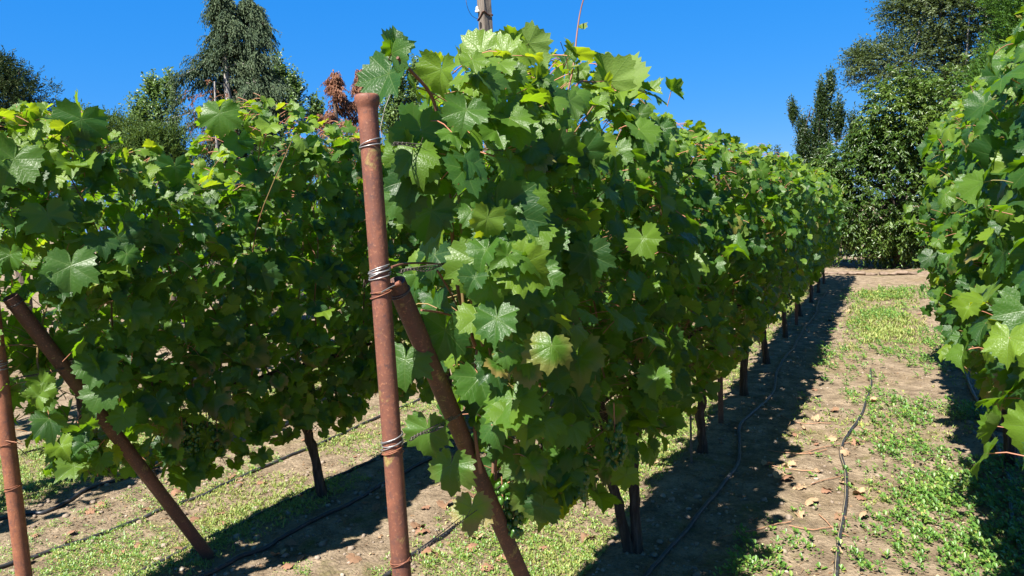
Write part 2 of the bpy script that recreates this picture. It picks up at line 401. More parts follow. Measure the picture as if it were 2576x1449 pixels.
# height profiles of the rows (y, top z), read along each row
TOPS = {ROW_C: [(1.3, 1.80), (1.55, 1.95), (1.9, 2.01), (2.3, 2.06), (2.7, 2.11), (2.9, 2.06), (3.15, 1.95), (4, 1.96), (5, 1.98), (7, 1.99), (9, 2.02), (12, 2.0), (16, 2.0)],
        ROW_L: [(1.4, 2.02), (1.7, 1.98), (1.87, 2.05), (2.05, 1.93), (2.22, 1.80), (2.42, 1.84), (2.58, 2.13), (3.0, 2.14), (3.3, 2.12), (3.6, 2.02), (5, 2.0), (8, 2.05), (16, 2.0)],
        ROW_R: [(1.4, 2.06), (2.3, 2.08), (2.8, 2.18), (3.5, 2.16), (5, 2.20), (7.5, 2.20)]}
BOTS = {ROW_C: [(1.3, 1.2), (1.5, .95), (1.65, .75), (1.85, .56), (2.3, .50), (2.7, .58), (3.3, .52), (16, .50)],
        ROW_L: [(1.4, .82), (1.7, .68), (2.0, .48), (3.0, .42), (16, .42)], ROW_R: [(1.4, .86), (2.2, .80), (3.0, .70), (4.5, .62), (7.5, .60)]}
def prof(tab, X, y, dflt):
    t = tab.get(X)
    if t is None: return np.full_like(y, dflt)
    return np.interp(y, [a for a, _ in t], [b for _, b in t])
def row_leaves(X0, y0, y1, per_m, seed, halfw=.235):
    rng = np.random.default_rng(seed)
    n = int((y1 - y0) * per_m)
    y = rng.uniform(y0, y1, n); zt = prof(TOPS, X0, y, 2.0) + .10 * (vnoise(y * 4.1, y * 0 + X0, 9) - .5); zb = prof(BOTS, X0, y, .52) + .16 * (vnoise(y * 3.3, y * 0 + X0, 19) - .4)
    q = rng.random(n) ** .93; z = zb + (zt - zb) * q
    side = np.where(rng.random(n) < .5, -1, 1)
    if X0 == ROW_R: side = np.where(rng.random(n) < .62, -1, 1)
    prf = np.interp(q, [0, .15, .5, .85, 1], [.62, .95, 1.05, .92, .42])
    w = halfw * prf * (1 + .65 * (vnoise(y * 2.7, z * 2.9, seed) - .5)) + (.05 if X0 == ROW_R else 0)
    u = np.where(rng.random(n) < .56, 1 - np.abs(rng.normal(0, .22, n)) + (rng.random(n) < .06) * .3, rng.uniform(-.2, .9, n))
    x = X0 + side * w * u
    out = np.stack([side * 1.0, np.zeros(n), np.zeros(n)], -1)
    keep = np.ones(n, bool)
    # bevelled near end of the rows, past the end posts
    lim = np.maximum(y0, 0) + 0 * y
    if X0 == ROW_C: lim = np.maximum(1.42, 1.47 * np.abs(x)) + np.interp(z, [.5, .75, .95, 1.2, 1.8, 2.1], [.42, .22, .12, .0, .0, .15])
    keep &= y > lim
    if X0 == ROW_C:     # growth is kept clear of the brace and the post on the aisle side
        ax = np.maximum(np.abs(x), .2); y2 = y / ax; z2 = 1.55 + (z - 1.55) / ax
        yb = 1.40 + (1.40 - z2) * .56
        keep &= ~((x > -1.06) & (y2 > 1.60) & (y2 < 1.74) & (z2 > 1.19) & (z2 < 1.45) & (rng.random(n) < .8))
        keep &= ~((x > -1.03) & (z2 < 1.5) & (y2 < yb + .085) & (y < 2.4))
    if X0 == ROW_L:
        ax = np.maximum(np.abs(x), .5) / 2.8; y2 = y / ax; z2 = 1.55 + (z - 1.55) / ax
        yb = 1.53 + (1.335 - z2) * .57
        keep &= ~((x > -2.84) & (z2 < 1.42) & (np.abs(y2 - yb) < .10) & (rng.random(n) < .93))
        keep &= ~((x > -2.84) & (z2 < 1.15) & (y2 < 1.60) & (rng.random(n) < .85))
    endness = np.clip(1 - (y - lim) / .35, 0, 1)
    out[:, 1] -= 1.2 * endness
    gap = vnoise(y * 5.3 + 7, z * 5.0 + side * 9.3, seed + 3) < (.15 if X0 != ROW_L else .07)
    keep &= ~(gap & (np.abs(u) > .3) & (rng.random(n) < .8))
    top = np.clip((q - .82) / .18, 0, 1)
    facing = .85 if X0 != ROW_C else .66
    nr = out * (1 - .6 * top[:, None]) * .85 + np.array([0, 0, 1.]) * (.42 + .3 * top[:, None]) + TO_SUN * facing + rng.normal(0, .58, (n, 3))
    t = np.array([0, 0, -1.]) * 1.0 + out * (.25 + .5 * top[:, None]) + rng.normal(0, .45, (n, 3))
    lit = top > .5
    t[lit] += rng.normal(0, .6, (lit.sum(), 3)) + np.array([0, 0, .55])
    size = rng.choice([.75, .9, 1.0, 1.12], n) * rng.uniform(.045, .078, n) * (1 - .30 * top)
    young = np.clip(top * rng.uniform(-.05, 1.0, n) + (rng.random(n) < .07) * rng.uniform(.3, .9, n), 0, 1)
    dry = (rng.random(n) < np.where(q < .25, .14, .025)) * rng.uniform(.3, 1, n)
    P = np.stack([x, y, z], -1)
    pin = P - out * rng.uniform(.05, .10, (n, 1)) - np.array([0, 0, 1]) * rng.uniform(-.02, .06, (n, 1)) + rng.normal(0, .02, (n, 3))
    a = keep
    return dict(P=P[a], N=nr[a], T=t[a], S=size[a], Y=young[a], D=dry[a], B=pin[a], C=np.ones(a.sum()), rnd=rng.random(a.sum()))

# hand-placed leaves: (px, py, X-plane, length m, normal, tip angle in picture (deg, 0=down, + = right), young, dry, rnd, curl)
RGT, UPV, FWD = R_CAM[:, 0], R_CAM[:, 1], -R_CAM[:, 2]
def hero(px, py, X, size, nside, ang, young=.1, dry=0., rnd=.5, curl=.7):
    p = on_x(px, py, X); a = rad(ang)
    t = RGT * math.sin(a) - UPV * math.cos(a)
    vd = nrm(CAMP - p)
    n = vd * nside[0] + TO_SUN * nside[1] + RGT * nside[2]
    return p, n, t, size * .92, young, dry, rnd, curl
def heroes(lst):
    L = [hero(*a) for a in lst]
    P = np.array([l[0] for l in L]); rng = np.random.default_rng(4)
    B = P + np.array([-.05, .05, -.02]) + rng.normal(0, .015, P.shape)
    return dict(P=P, N=np.array([l[1] for l in L]), T=np.array([l[2] for l in L]), S=np.array([l[3] for l in L]), Y=np.array([l[4] for l in L]),
                D=np.array([l[5] for l in L]), B=B, C=np.array([l[7] for l in L]), rnd=np.array([l[6] for l in L]))
HERO_C = [
 (1195, 655, -.86, .092, (1, .5, 0), -8, .25, 0, .75, .5), (1250, 532, -.84, .128, (1, .2, .3), 18, 0, 0, .15, .8), (1285, 755, -.83, .085, (1, .1, .5), 5, 0, 0, .15, .9),
 (1205, 950, -.90, .088, (1, .4, 0), 20, 0, 0, .45, .6), (1315, 1005, -.86, .075, (1, .6, 0), 12, .05, 0, .6, .5), (1310, 1150, -.88, .075, (1, .4, 0), 15, .05, .1, .5, .7),
 (1135, 1170, -.98, .085, (1, .1, -.5), -3, .1, .15, .5, .8), (1187, 1275, -.98, .078, (1, .3, -.3), 4, .5, .9, .8, .9), (1075, 1080, -1.02, .085, (1, 0, -.6), 4, .2, 0, .5, .9),
 (1190, 240, -.98, .105, (1, .4, .2), 35, 0, 0, .45, .7), (1150, 290, -1.02, .085, (1, .7, 0), 5, .45, 0, .8, .5), (1345, 235, -.86, .11, (1, .3, .2), 25, 0, 0, .1, .6),
 (1395, 390, -.80, .11, (1, .1, .3), 55, 0, 0, .1, .6), (1110, 175, -1.0, .075, (.6, .2, -.4), -20, .55, 0, .9, .9), (1285, 110, -.98, .07, (-.8, .3, .3), 175, .3, 0, .9, 1),
 (1210, 130, -1.0, .09, (.3, .8, .2), -80, .8, 0, .9, .9), (1265, 135, -.98, .09, (.2, .8, .2), 75, .7, 0, .9, .9), (1330, 110, -.92, .085, (-.9, .2, .4), 40, .3, 0, .8, .8),
 (1010, 490, -1.03, .075, (1, .3, -.2), 10, .1, 0, .4, .7), (1020, 370, -1.04, .085, (.8, .1, -.8), 0, .35, 0, .6, 1), (1060, 330, -1.0, .10, (1, .3, .1), 15, 0, 0, .4, .7),
 (1085, 530, -.98, .085, (1, .4, .3), -10, .05, 0, .3, .7), (1470, 380, -.78, .095, (1, .2, .6), 40, 0, 0, .3, .9), (1550, 380, -.74, .075, (1, .5, .2), 0, .1, 0, .6, .8),
 (1120, 830, -.97, .10, (1, 0, .4), -15, 0, 0, .05, .6), (1020, 905, -1.04, .085, (1, .4, -.3), 0, .1, 0, .4, .9), (1620, 600, -.66, .075, (1, .6, 0), 25, .25, 0, .8, .7),
 (1620, 340, -.74, .075, (1, .4, .2), 15, .1, 0, .4, .8), (1650, 950, -.66, .075, (1, .4, 0), 0, .1, 0, .6, .8), (1575, 1195, -.75, .06, (1, .5, 0), 0, .35, 0, .8, .8),
 (1385, 900, -.82, .095, (1, 0, .2), 10, 0, 0, .05, .6), (1390, 800, -.80, .10, (1, 0, .3), 30, 0, 0, .08, .6), (1360, 660, -.80, .095, (1, 0, .3), 60, 0, 0, .1, .7),
 (1480, 640, -.74, .09, (1, 0, .2), 10, 0, 0, .05, .6), (1330, 1020, -.86, .09, (1, 0, .2), 50, 0, 0, .05, .7), (1440, 1000, -.80, .09, (1, 0, .2), 5, 0, 0, .05, .7),
 (1450, 135, -.86, .07, (-.5, .5, .5), 150, .6, 0, .9, .8), (1100, 430, -.99, .09, (1, .1, .5), 60, .0, 0, .2, .8), (1325, 1240, -.90, .075, (1, .3, .2), 10, .1, .2, .4, .9)]
HERO_DIM = [(1535, 205, -.86, .115, (-.7, .15, .8), -165, .30, 0, .95, .8), (1560, 205, -.86, .125, (-.8, .1, .6), 45, .30, 0, .95, .8)]
HERO_POST = [(990, 118, -1.02, .056, (1, -.1, .5), 172, 0, 0, .15, .7), (978, 185, -1.03, .092, (.6, .6, -.5), -26, .0, 0, .35, .8), (985, 135, -1.01, .062, (.5, .1, -1), -18, .1, 0, .4, 1.2)]
HERO_L = [(178, 668, -2.52, .125, (1, .5, 0), 0, .05, 0, .5, .5), (205, 300, -2.6, .12, (1, .3, .2), -5, .0, 0, .4, .6), (552, 285, -2.62, .12, (1, .4, 0), 0, .1, 0, .6, .6),
 (245, 915, -2.6, .10, (1, .5, 0), -10, .05, 0, .5, .6), (255, 985, -2.6, .09, (1, .5, 0), -20, .05, 0, .5, .7), (310, 1045, -2.6, .07, (1, .5, 0), -10, .1, 0, .6, .7),
 (35, 400, -2.6, .12, (1, .5, .2), -20, .1, 0, .6, .7), (660, 690, -2.56, .10, (1, 0, .3), 20, 0, 0, .1, .7), (400, 590, -2.56, .11, (1, 0, .2), -20, 0, 0, .1, .7),
 (300, 600, -2.54, .11, (1, .3, .3), 35, 0, 0, .2, .7), (440, 420, -2.6, .10, (1, .2, .6), 10, 0, 0, .3, .9), (600, 355, -2.62, .09, (1, .2, .6), 0, 0, 0, .3, .9),
 (120, 540, -2.6, .10, (1, .3, 0), 20, .1, 0, .6, .7), (770, 370, -2.62, .11, (1, 0, .2), 20, 0, 0, .1, .7), (620, 880, -2.6, .13, (1, 0, 0), -5, 0, .5, .1, .7), (540, 1000, -2.6, .10, (1, 0, 0), 0, 0, .8, .3, .7)]

def cat(a, b): return {k: np.concatenate([a[k], b[k]]) for k in a}
def sel(d, m): return {k: v[m] for k, v in d.items()}
def foliage(name, d, parent, seed, lodbias=0, pet=True):
    g = Geo(); rng = np.random.default_rng(seed)
    dist = np.linalg.norm(d['P'] - CAMP, axis=1)
    lod = np.where(dist < 3.6, 0, np.where(dist < 7.0, 1, 2)) + lodbias; lod = np.minimum(lod, 2)
    for L in (0, 1, 2):
        m = lod == L
        add_leaves(g, d['P'][m], d['N'][m], d['T'][m], d['S'][m], d['Y'][m], d['D'][m], L, rng, d['C'][m], d['rnd'][m])
    if pet:
        m = dist < 8
        add_petioles(g, d['P'][m], d['B'][m], np.full(m.sum(), .0017), rng)
    return g.build(name, [M_LEAF, M_PETIOLE], parent)

# ------------------------------------------------------------------ vines
def berry_cluster(top, length, width, n, seed, parent, big=.0085):
    g = Geo(); rng = np.random.default_rng(seed)
    us, vs = 8, 5
    th = np.arange(us) / us * 6.283; ph = np.linspace(0, math.pi, vs)
    sph = np.array([[math.sin(p) * math.cos(t), math.sin(p) * math.sin(t), math.cos(p)] for p in ph for t in th])
    fs = np.array([(i * us + j, i * us + (j + 1) % us, (i + 1) * us + (j + 1) % us, (i + 1) * us + j) for i in range(vs - 1) for j in range(us)])[:, ::-1]
    for k in range(n):
        q = rng.random() ** .8; wv = width * math.sin(min(1, .25 + q * 1.1 if q < .5 else 1.15 - .75 * q) * 1.5)
        a = rng.uniform(0, 6.283); rr = wv * math.sqrt(rng.uniform(.25, 1)) * .5
        c = np.array(top) + [rr * math.cos(a), rr * math.sin(a), -.02 - q * length]
        r = big * rng.uniform(.65, 1.1)
        ax = nrm(rng.normal(0, .35, 3) + [math.cos(a) * .3, math.sin(a) * .3, -1])
        u = nrm(np.cross(ax, [.3, .9, .1])); w = np.cross(ax, u)
        B = np.stack([u * r, w * r, ax * r * 1.45])
        g.add(c + sph @ B, fs)
    tube(g, np.array([np.array(top) + [0, 0, .04], np.array(top) + [0, 0, -length * .4], np.array(top) + [0, 0, -length * .9]]), .0022, 5, mi=1)
    return g.build('grape_cluster', [M_GRAPE, M_PETIOLE], parent)
ORD = ['first', 'second', 'third', 'fourth', 'fifth', 'sixth', 'seventh', 'eighth', 'ninth', 'tenth', 'eleventh', 'twelfth']
def trunk_mesh(root, X, y, lean, seed, double=False):
    rng = np.random.default_rng(seed); z0 = float(gz(X, y))
    g = Geo()
    def stem(dx, dy, r0, bx=0, by=0):
        P = [[X + bx, y + by, z0 - .05], [X + bx * .6 + dx * .3 + rng.normal(0, .008), y + by * .5 + dy * .25, z0 + .2], [X + bx * .3 + dx * .6 + rng.normal(0, .012), y + dy * .6, z0 + .42],
             [X + dx * .85, y + dy * .85, z0 + .62], [X + dx, y + dy, z0 + .78]]
        p = smooth_path(P, 26); p[:, :2] += rng.normal(0, .0025, (26, 2))
        r = np.interp(np.linspace(0, 1, 26), [0, .12, .5, 1], [1.5, 1.02, .9, .8]) * r0
        tube(g, p, r, 14, bump=.28, seed=seed + 3)
    if double:
        stem(-.08, -.14, .021, -.012, 0); stem(.02, .02, .022, .02, .01)
    else: stem(lean[0], lean[1], rng.uniform(.022, .028))
    tx, ty = (X - .03, y - .06) if double else (X + lean[0], y + lean[1])
    # cordon arms along the low wire
    for s in (-1, 1):
        L = .62 if not (double and s < 0) else 1.15
        P = [[tx, ty, z0 + .74], [tx * .5 + X * .5, ty + s * .12, .79], [X + rng.normal(0, .015), ty + s * L * .5, .79], [X, ty + s * L, .80]]
        p = smooth_path(P, 16); tube(g, p, np.linspace(.018, .009, 16), 9, bump=.2, seed=seed + s)
    return g.build('trunk', M_BARK, root)
def canes(root, X, ya, yb, n, seed, ztop, near):
    rng = np.random.default_rng(seed)
    for k in range(n):
        y = ya + (yb - ya) * (k + rng.uniform(.2, .8)) / n
        zt = float(prof(TOPS, X, np.array([y]), 2.0)[0]) - rng.uniform(.02, .3)
        x1, x2 = rng.normal(0, .09), rng.normal(0, .13)
        P = [[X, y, .79], [X + x1 * .6, y + rng.normal(0, .04), 1.1], [X + x1, y + rng.normal(0, .08), 1.5], [X + x2, y + rng.normal(0, .1), zt]]
        p = smooth_path(P, 14 if near else 7)
        g = Geo(); tube(g, p, np.linspace(.0048, .0024, len(p)), 6 if near else 4, caps=False); g.build('cane', M_CANE, root)
def plant_row(X, ys, y0, y1, dens, seed, names, group, heroes_d=None, near_lim=5, clusters=3, lodbias=0, double0=False, halfw=.235):
    L = row_leaves(X, y0, y1, dens, seed, halfw)
    rng = np.random.default_rng(seed + 5)
    bounds = [y0 - 1] + [(a + b) / 2 for a, b in zip(ys[:-1], ys[1:])] + [y1 + 1]
    for i, y in enumerate(ys):
        near = y < near_lim
        root = empty('grapevine', (X, y, float(gz(X, y))), names(i), 'grapevine', group)
        d = sel(L, (L['P'][:, 1] >= bounds[i]) & (L['P'][:, 1] < bounds[i + 1]))
        if heroes_d is not None and i == 0: d = cat(d, heroes_d)
        if not len(d['P']): continue
        trunk_mesh(root, X, y, (rng.normal(-.03, .03), rng.normal(-.05, .04)), seed + i * 7, double0 and i == 0)
        canes(root, X, max(bounds[i], y0 + .25), min(bounds[i + 1], y1), (12 if near else 7) if lodbias == 0 else 3, seed + i * 11, 2.0, near)
        foliage('foliage', d, root, seed + i * 3, lodbias, pet=lodbias == 0)
        for k in range(clusters if near else (2 if lodbias == 0 else 0)):
            yy = y + rng.uniform(-.55, .55)
            if X == ROW_C and yy < 2.1: yy = 2.2 + rng.random() * .4
            berry_cluster((X + rng.uniform(-.14, .16), yy, rng.uniform(.66, .78)), rng.uniform(.13, .2), rng.uniform(.07, .1), 55 if near else 24, seed + i * 5 + k, root, .0085 if near else .011)
        VINES.setdefault(X, []).append(root)
VINES = {}
YC = [3.02, 4.47, 5.93, 7.22, 8.69, 10.38, 11.8, 13.1, 14.4]
hc = cat(heroes(HERO_C), cat(heroes(HERO_DIM), heroes(HERO_POST)))
plant_row(ROW_C, YC, 1.42, 15.0, 720, 101, lambda i: ('big leafy grapevine with a forked trunk, right behind the tall rusty end post' if i == 0 else
          f'leafy grapevine in the middle row, {ORD[i]} trunk counted from the tall rusty end post'), 'grapevines of the middle row', hc, double0=True)
YL = [3.06, 4.5, 5.95, 7.4, 8.85, 10.3, 11.75, 13.2, 14.6]
plant_row(ROW_L, YL, 1.36, 15.2, 1000, 202, lambda i: ('grapevine with thin bare trunk just left of the tall post, leaves hanging over the brace' if i == 0 else
          f'leafy grapevine in the row left of the post, {ORD[i]} trunk along'), 'grapevines of the left row', heroes(HERO_L), clusters=5)
YR = [1.9, 3.35, 4.8, 6.25]
plant_row(ROW_R, YR, 1.3, 7.3, 760, 303, lambda i: f'sunlit leafy grapevine in the right-hand row, {ORD[i]} along from the camera', 'grapevines of the right row', None, clusters=1, near_lim=4, halfw=.27)
YLL = [1.4, 2.84, 4.3, 5.75, 7.2, 8.65, 10.1]
plant_row(ROW_LL, YLL, .8, 11, 260, 404, lambda i: ('grapevine with a slanting dark trunk seen under the leaves behind the left brace' if i == 1 else
          f'shaded grapevine in the row behind the left row, {ORD[i]} trunk along'), 'grapevines of the row behind the left row', None, near_lim=0, lodbias=1)
YLLL = [2.2, 3.7, 5.2, 6.7, 8.2, 9.7, 11.2]
plant_row(ROW_LLL, YLLL, 1.3, 12, 200, 505, lambda i: f'distant shaded grapevine in the farthest left row, {ORD[i]} trunk along', 'grapevines of the farthest left row', None, near_lim=0, lodbias=2)

# extra canes and fruit of the first middle vine
v0 = VINES[ROW_C][0]
def cane_px(pts, X, r, mat_=M_CANE_RED, n=22, parent=v0, name='cane', r2=None):
    P = np.array([on_x(a, b, X if np.isscalar(X) else X[i]) for i, (a, b) in enumerate(pts)])
    g = Geo(); tube(g, smooth_path(P, n), np.linspace(r, r2 or r * .7, n), 8); return g.build(name, mat_, parent)
cane_px([(1195, 870), (1150, 720), (1130, 480), (1105, 320), (1085, 240), (1035, 180), (1000, 145)], -.985, .0055)
cane_px([(1215, 870), (1180, 730), (1160, 560), (1150, 420), (1155, 300)], -.96, .005, M_CANE)
cane_px([(1180, 870), (1165, 760), (1160, 640), (1195, 545), (1207, 530)], -.95, .0045, M_CANE)
cane_px([(1210, 1190), (1195, 1090), (1190, 990), (1200, 880)], -.97, .0055)
cane_px([(985, 672), (1020, 663), (1080, 662), (1135, 668)], -.99, .003)
cane_px([(1060, 780), (1110, 787), (1185, 808)], -.97, .003)
cane_px([(1100, 680), (1130, 730), (1160, 790)], -.98, .003)
cane_px([(1240, 1190), (1245, 1000), (1230, 850), (1235, 700), (1225, 560), (1215, 430)], -1.02, .005, M_CANE)
cane_px([(1440, 420), (1425, 330), (1450, 215), (1500, 207), (1562, 205)], -.87, .0045)
cane_px([(1410, 300), (1440, 180), (1452, 80), (1462, 20), (1480, -40)], -.90, .0035, r2=.002)
cane_px([(1265, 915), (1320, 912)], -.87, .0022)
cane_px([(1410, 105), (1425, 150), (1432, 200)], -.9, .0012)
for (px, py, X, L, Wd, n) in [(1262, 1200, -1.04, .13, .075, 60), (1290, 1225, -.97, .13, .06, 45), (1545, 1045, -.75, .14, .08, 60), (1455, 1120, -.82, .14, .08, 55)]:
    berry_cluster(on_x(px, py, X), L, Wd, n, int(px), v0, .0095)
g = Geo(); rng = np.random.default_rng(8)
vL = VINES[ROW_L][0]
for (px, py, L) in [(480, 1025, .17), (455, 1040, .14), (520, 1050, .16), (545, 1070, .12)]:
    berry_cluster(on_x(px, py, -2.66), L, .10, 65, int(px), vL, .009)
# long straggling shoot tips above the rows: small leaves
def shoot_tips(root, pts, X, seed):
    rng = np.random.default_rng(seed); n = len(pts)
    P = np.array([on_x(a, b, X) for a, b in pts]); g = Geo()
    add_leaves(g, P, rng.normal(0, .5, (n, 3)) + TO_SUN, rng.normal(0, .6, (n, 3)) + [0, 0, .4], rng.uniform(.014, .026, n), np.full(n, .8), np.full(n, .35), 1, rng)
    g.build('shoot_leaves', [M_LEAF], root)
shoot_tips(v0, [(1465, 70), (1455, 160), (1440, 175), (1450, 190), (1465, 200)], -.9, 3)

# ------------------------------------------------------------------ posts and braces
def steel_post(name, X, y, h, r, m, label, wraps, group=None, lean=(0, 0)):
    z0 = float(gz(X, y)); root = empty(name, (X, y, z0), label, 'post', group)
    g = Geo(); a = 32
    zs = [-.25, 0, .3, .6, .9, 1.2, 1.5, h - .06, h - .034, h - .028, h - .022, h - .015, h - .007, h - .002, h]
    rs = [r] * 8 + [r * 1.0, r * 1.04, r * 1.15, r * 1.23, r * 1.25, r * 1.18, r * 1.08]
    prof_ = [(q, z) for q, z in zip(rs, zs)] + [(r * .86, h - .004), (r * .82, h - .03), (r * .82, h - .4)]
    pts = []
    for q, z in prof_:
        for k in range(a):
            t = k / a * 6.2832; pts.append([X + q * math.cos(t) + lean[0] * z, y + q * math.sin(t) + lean[1] * z, z0 + z])
    n = len(prof_); F = [(i * a + k, i * a + (k + 1) % a, (i + 1) * a + (k + 1) % a, (i + 1) * a + k) for i in range(n - 1) for k in range(a)]
    g.add(pts, F); g.build('pipe', m, root)
    for j, (z, turns, mm, sp) in enumerate(wraps):
        rng = np.random.default_rng(int(z * 1000)); g = Geo()
        T = np.linspace(0, turns * 6.2832, int(turns * 36))
        tilt = rng.uniform(-.012, .012, 3)
        zz = z + sp * (T / T[-1] - .5) + .006 * np.sin(T + 1.1) + .0045 * np.sin(T * .63 + j)
        rr = r + .0014 + .0009 * (1 + np.sin(T * 2.3))
        P = np.stack([X + rr * np.cos(T) + lean[0] * zz, y + rr * np.sin(T) + lean[1] * zz, z0 + zz], -1)
        tube(g, P, .0013, 5)
        g.build('wire_wrap', mm, root)
    return root
ZC = float(gz(ROW_C, 1.345))
steel_post('end_post', ROW_C, 1.345, 1.825 - ZC, .0222, M_RUST, 'tall rusty steel pipe post with flared rim and wire wraps, standing nearest the camera',
           [(1.715 - ZC, 2.5, M_WIRE, .012), (1.432 - ZC, 6, M_WIRE, .022), (1.385 - ZC, 2, M_RUST_O, .008), (1.042 - ZC, 4.5, M_WIRE, .026), (1.02 - ZC, 2, M_RUST_O, .01), (.755 - ZC, 3, M_RUST_O, .010)], 'rusty end posts', lean=(-.0125, 0))
steel_post('end_post', ROW_L, 1.475, 1.86, .0262, M_RUST_O, 'rusty orange steel pipe post cut off by the left picture edge',
           [(1.06, 5, M_WIRE, .03), (1.30, 3, M_WIRE, .02), (.62, 2, M_RUST_O, .01), (.78, 2, M_RUST_O, .01)], 'rusty end posts', lean=(-.008, .0))
def brace(a, b, r, m, label, seed):
    a = np.array(a); b = np.array(b); z0 = b[2]
    root = empty('brace', (b[0], b[1], max(z0, 0)), label, 'brace', 'slanted rusty braces')
    g = Geo(); p = np.linspace(a, b + (b - a) * .08, 14)
    tube(g, p, r, 28, caps=False)
    # wall of the open pipe end
    d = nrm(a - b); u = nrm(np.cross(d, [0, 1, .2])); w = np.cross(d, u); k = 28
    t = np.arange(k) / k * 6.2832
    r0 = a + r * (np.cos(t)[:, None] * u + np.sin(t)[:, None] * w); r1 = a + r * .84 * (np.cos(t)[:, None] * u + np.sin(t)[:, None] * w); r2 = r1 - d * .2
    q = np.arange(k); F = np.concatenate([np.stack([q + s * k, (q + 1) % k + s * k, (q + 1) % k + (s + 1) * k, q + (s + 1) * k], -1) for s in (0, 1)])
    g.add(np.vstack([r0, r1, r2]), F); g.build('pipe', m, root)
    g = Geo(); T = np.linspace(0, 2 * 6.283, 60); c = a - d * .03
    P = c + (r + .002) * (np.cos(T)[:, None] * u + np.sin(T)[:, None] * w) + d * (.004 * np.sin(T * .7))[:, None]; tube(g, P, .0014, 5); g.build('wire_wrap', M_WIRE_D, root)
    return root
br = brace((ROW_C - .016, 1.400, 1.405), (ROW_C + .004, 2.19, .0), .0238, M_RUST_D, 'dark rusty pipe brace slanting down from the tall nearest post', 1)
g = Geo(); p = on_x(997, 716, ROW_C + .012); tube(g, np.array([p + [-.03, -.0, -.004], p, p + [.010, .002, .004]]), .006, 8); g.build('bolt', M_RUST_O, br)
tie = Geo(); P = smooth_path([on_x(960, 735, ROW_C + .012), on_x(980, 724, ROW_C + .014), on_x(997, 716, ROW_C + .012)], 10); tube(tie, P, .0014, 5); tie.build('tie_wire', M_WIRE, br)
brace((ROW_L + .008, 1.53, 1.335), (ROW_L, 2.29, .0), .0265, M_RUST_D, 'rusty pipe brace slanting down to the grass on the left', 2)

# intermediate stakes
def angle_stake(X, y, h, w, m, label, nm='stake', group=None, lean=0):
    z0 = float(gz(X, y)); root_loc = (X, y, z0); g = Geo()
    L = [(0, 0), (w, 0), (w, .004), (.004, .004), (.004, w), (0, w)]
    v = [[X + a + lean * z, y + b, z0 + z] for z in (-.1, h) for a, b in L]
    F = [(i, (i + 1) % 6, 6 + (i + 1) % 6, 6 + i) for i in range(6)]
    g.add(v, F); g.add(v[6:], [[0, 1, 2, 3]]); g.add(v[6:], [[0, 3, 4, 5]])
    return tag(g.build(nm, m, loc=root_loc, smooth=False), label, 'stake', group)
angle_stake(-1.04, 5.12, 1.95, .036, M_RUST_D, 'straight rusty steel stake between the second and third trunks of the middle row', group='steel stakes in the rows')
angle_stake(-1.0, 9.6, 1.95, .036, M_RUST_D, 'straight rusty steel stake far down the middle row', group='steel stakes in the rows')
angle_stake(-1.03, 4.25, .8, .012, M_WIRE_D, 'thin dark rod standing beside the second trunk of the middle row')
angle_stake(ROW_L, 5.9, 1.95, .036, M_RUST_D, 'rusty steel stake hidden among the leaves of the left row', group='steel stakes in the rows')
angle_stake(ROW_R, 5.5, 1.95, .036, M_RUST_D, 'rusty steel stake inside the sunlit right row', group='steel stakes in the rows')

# wooden pole with insulator
pp = on_x(1221, 60, ROW_L); PX, PY = pp[0], pp[1]
pole = empty('wooden_pole', (PX, PY, 0), 'square weathered wooden pole rising above the leaves into the blue sky', 'pole')
w = .039; g = Geo(); rng = np.random.default_rng(2); rot = rad(-27)
lv = []; zs = np.linspace(-.3, 3.9, 60)
for z in zs:
    for k, (a, b) in enumerate([(-1, -1), (0, -1.02), (.86, -1), (1, -.86), (1.0, 0), (1, 1), (0, 1), (-1, 1)]):
        a2, b2 = a * w + rng.normal(0, .0012), b * w + rng.normal(0, .0012); lv.append([PX + a2 * math.cos(rot) - b2 * math.sin(rot) - .0 * z, PY + a2 * math.sin(rot) + b2 * math.cos(rot), z])
F = [(i * 8 + k, i * 8 + (k + 1) % 8, (i + 1) * 8 + (k + 1) % 8, (i + 1) * 8 + k) for i in range(59) for k in range(8)]
g.add(lv, F); g.add(lv[-8:], [list(range(8))]); g.build('timber', M_WOOD, pole, smooth=False)
def pole_pt(a, b, z): return np.array([PX + a * w * math.cos(rot) - b * w * math.sin(rot), PY + a * w * math.sin(rot) + b * w * math.cos(rot), z])
zb = on_x(1221, 40, ROW_L)[2]
for dz, rr, mm, nm in ((0, .006, M_RUST_D, 'metal_band'), (-.21, .003, M_WIRE_D, 'wire_tie')):
    g = Geo(); c = 1.09
    P = smooth_path([pole_pt(-c, -c, zb + dz - .03), pole_pt(0, -c, zb + dz - .01), pole_pt(c, -c, zb + dz + .02), pole_pt(c, 0, zb + dz), pole_pt(c, c, zb + dz), pole_pt(-c, c, zb + dz - .01), pole_pt(-c, -c, zb + dz - .03)], 40)
    tube(g, P, rr, 6); g.build(nm, mm, pole)
g = Geo(); c = pole_pt(-.8, -1.25, zb + .03)
tube(g, np.array([c, c + [0, 0, .012], c + [0, 0, .018], c + [0, 0, .03], c + [0, 0, .042]]), np.array([.018, .017, .009, .012, .006]), 14); g.build('insulator', M_WHITE, pole)
g = Geo(); c = pole_pt(-.15, -1.03, zb - .075); t = np.linspace(0, 6.283, 17)[:-1]
ux = nrm(pole_pt(1, -1, 0) - pole_pt(-1, -1, 0)); nn = nrm(pole_pt(0, -1, 0) - pole_pt(0, 0, 0))
P = np.vstack([c + .015 * np.cos(t)[:, None] * ux + .026 * np.sin(t)[:, None] * np.array([0, 0, 1]), c - nn * .001])
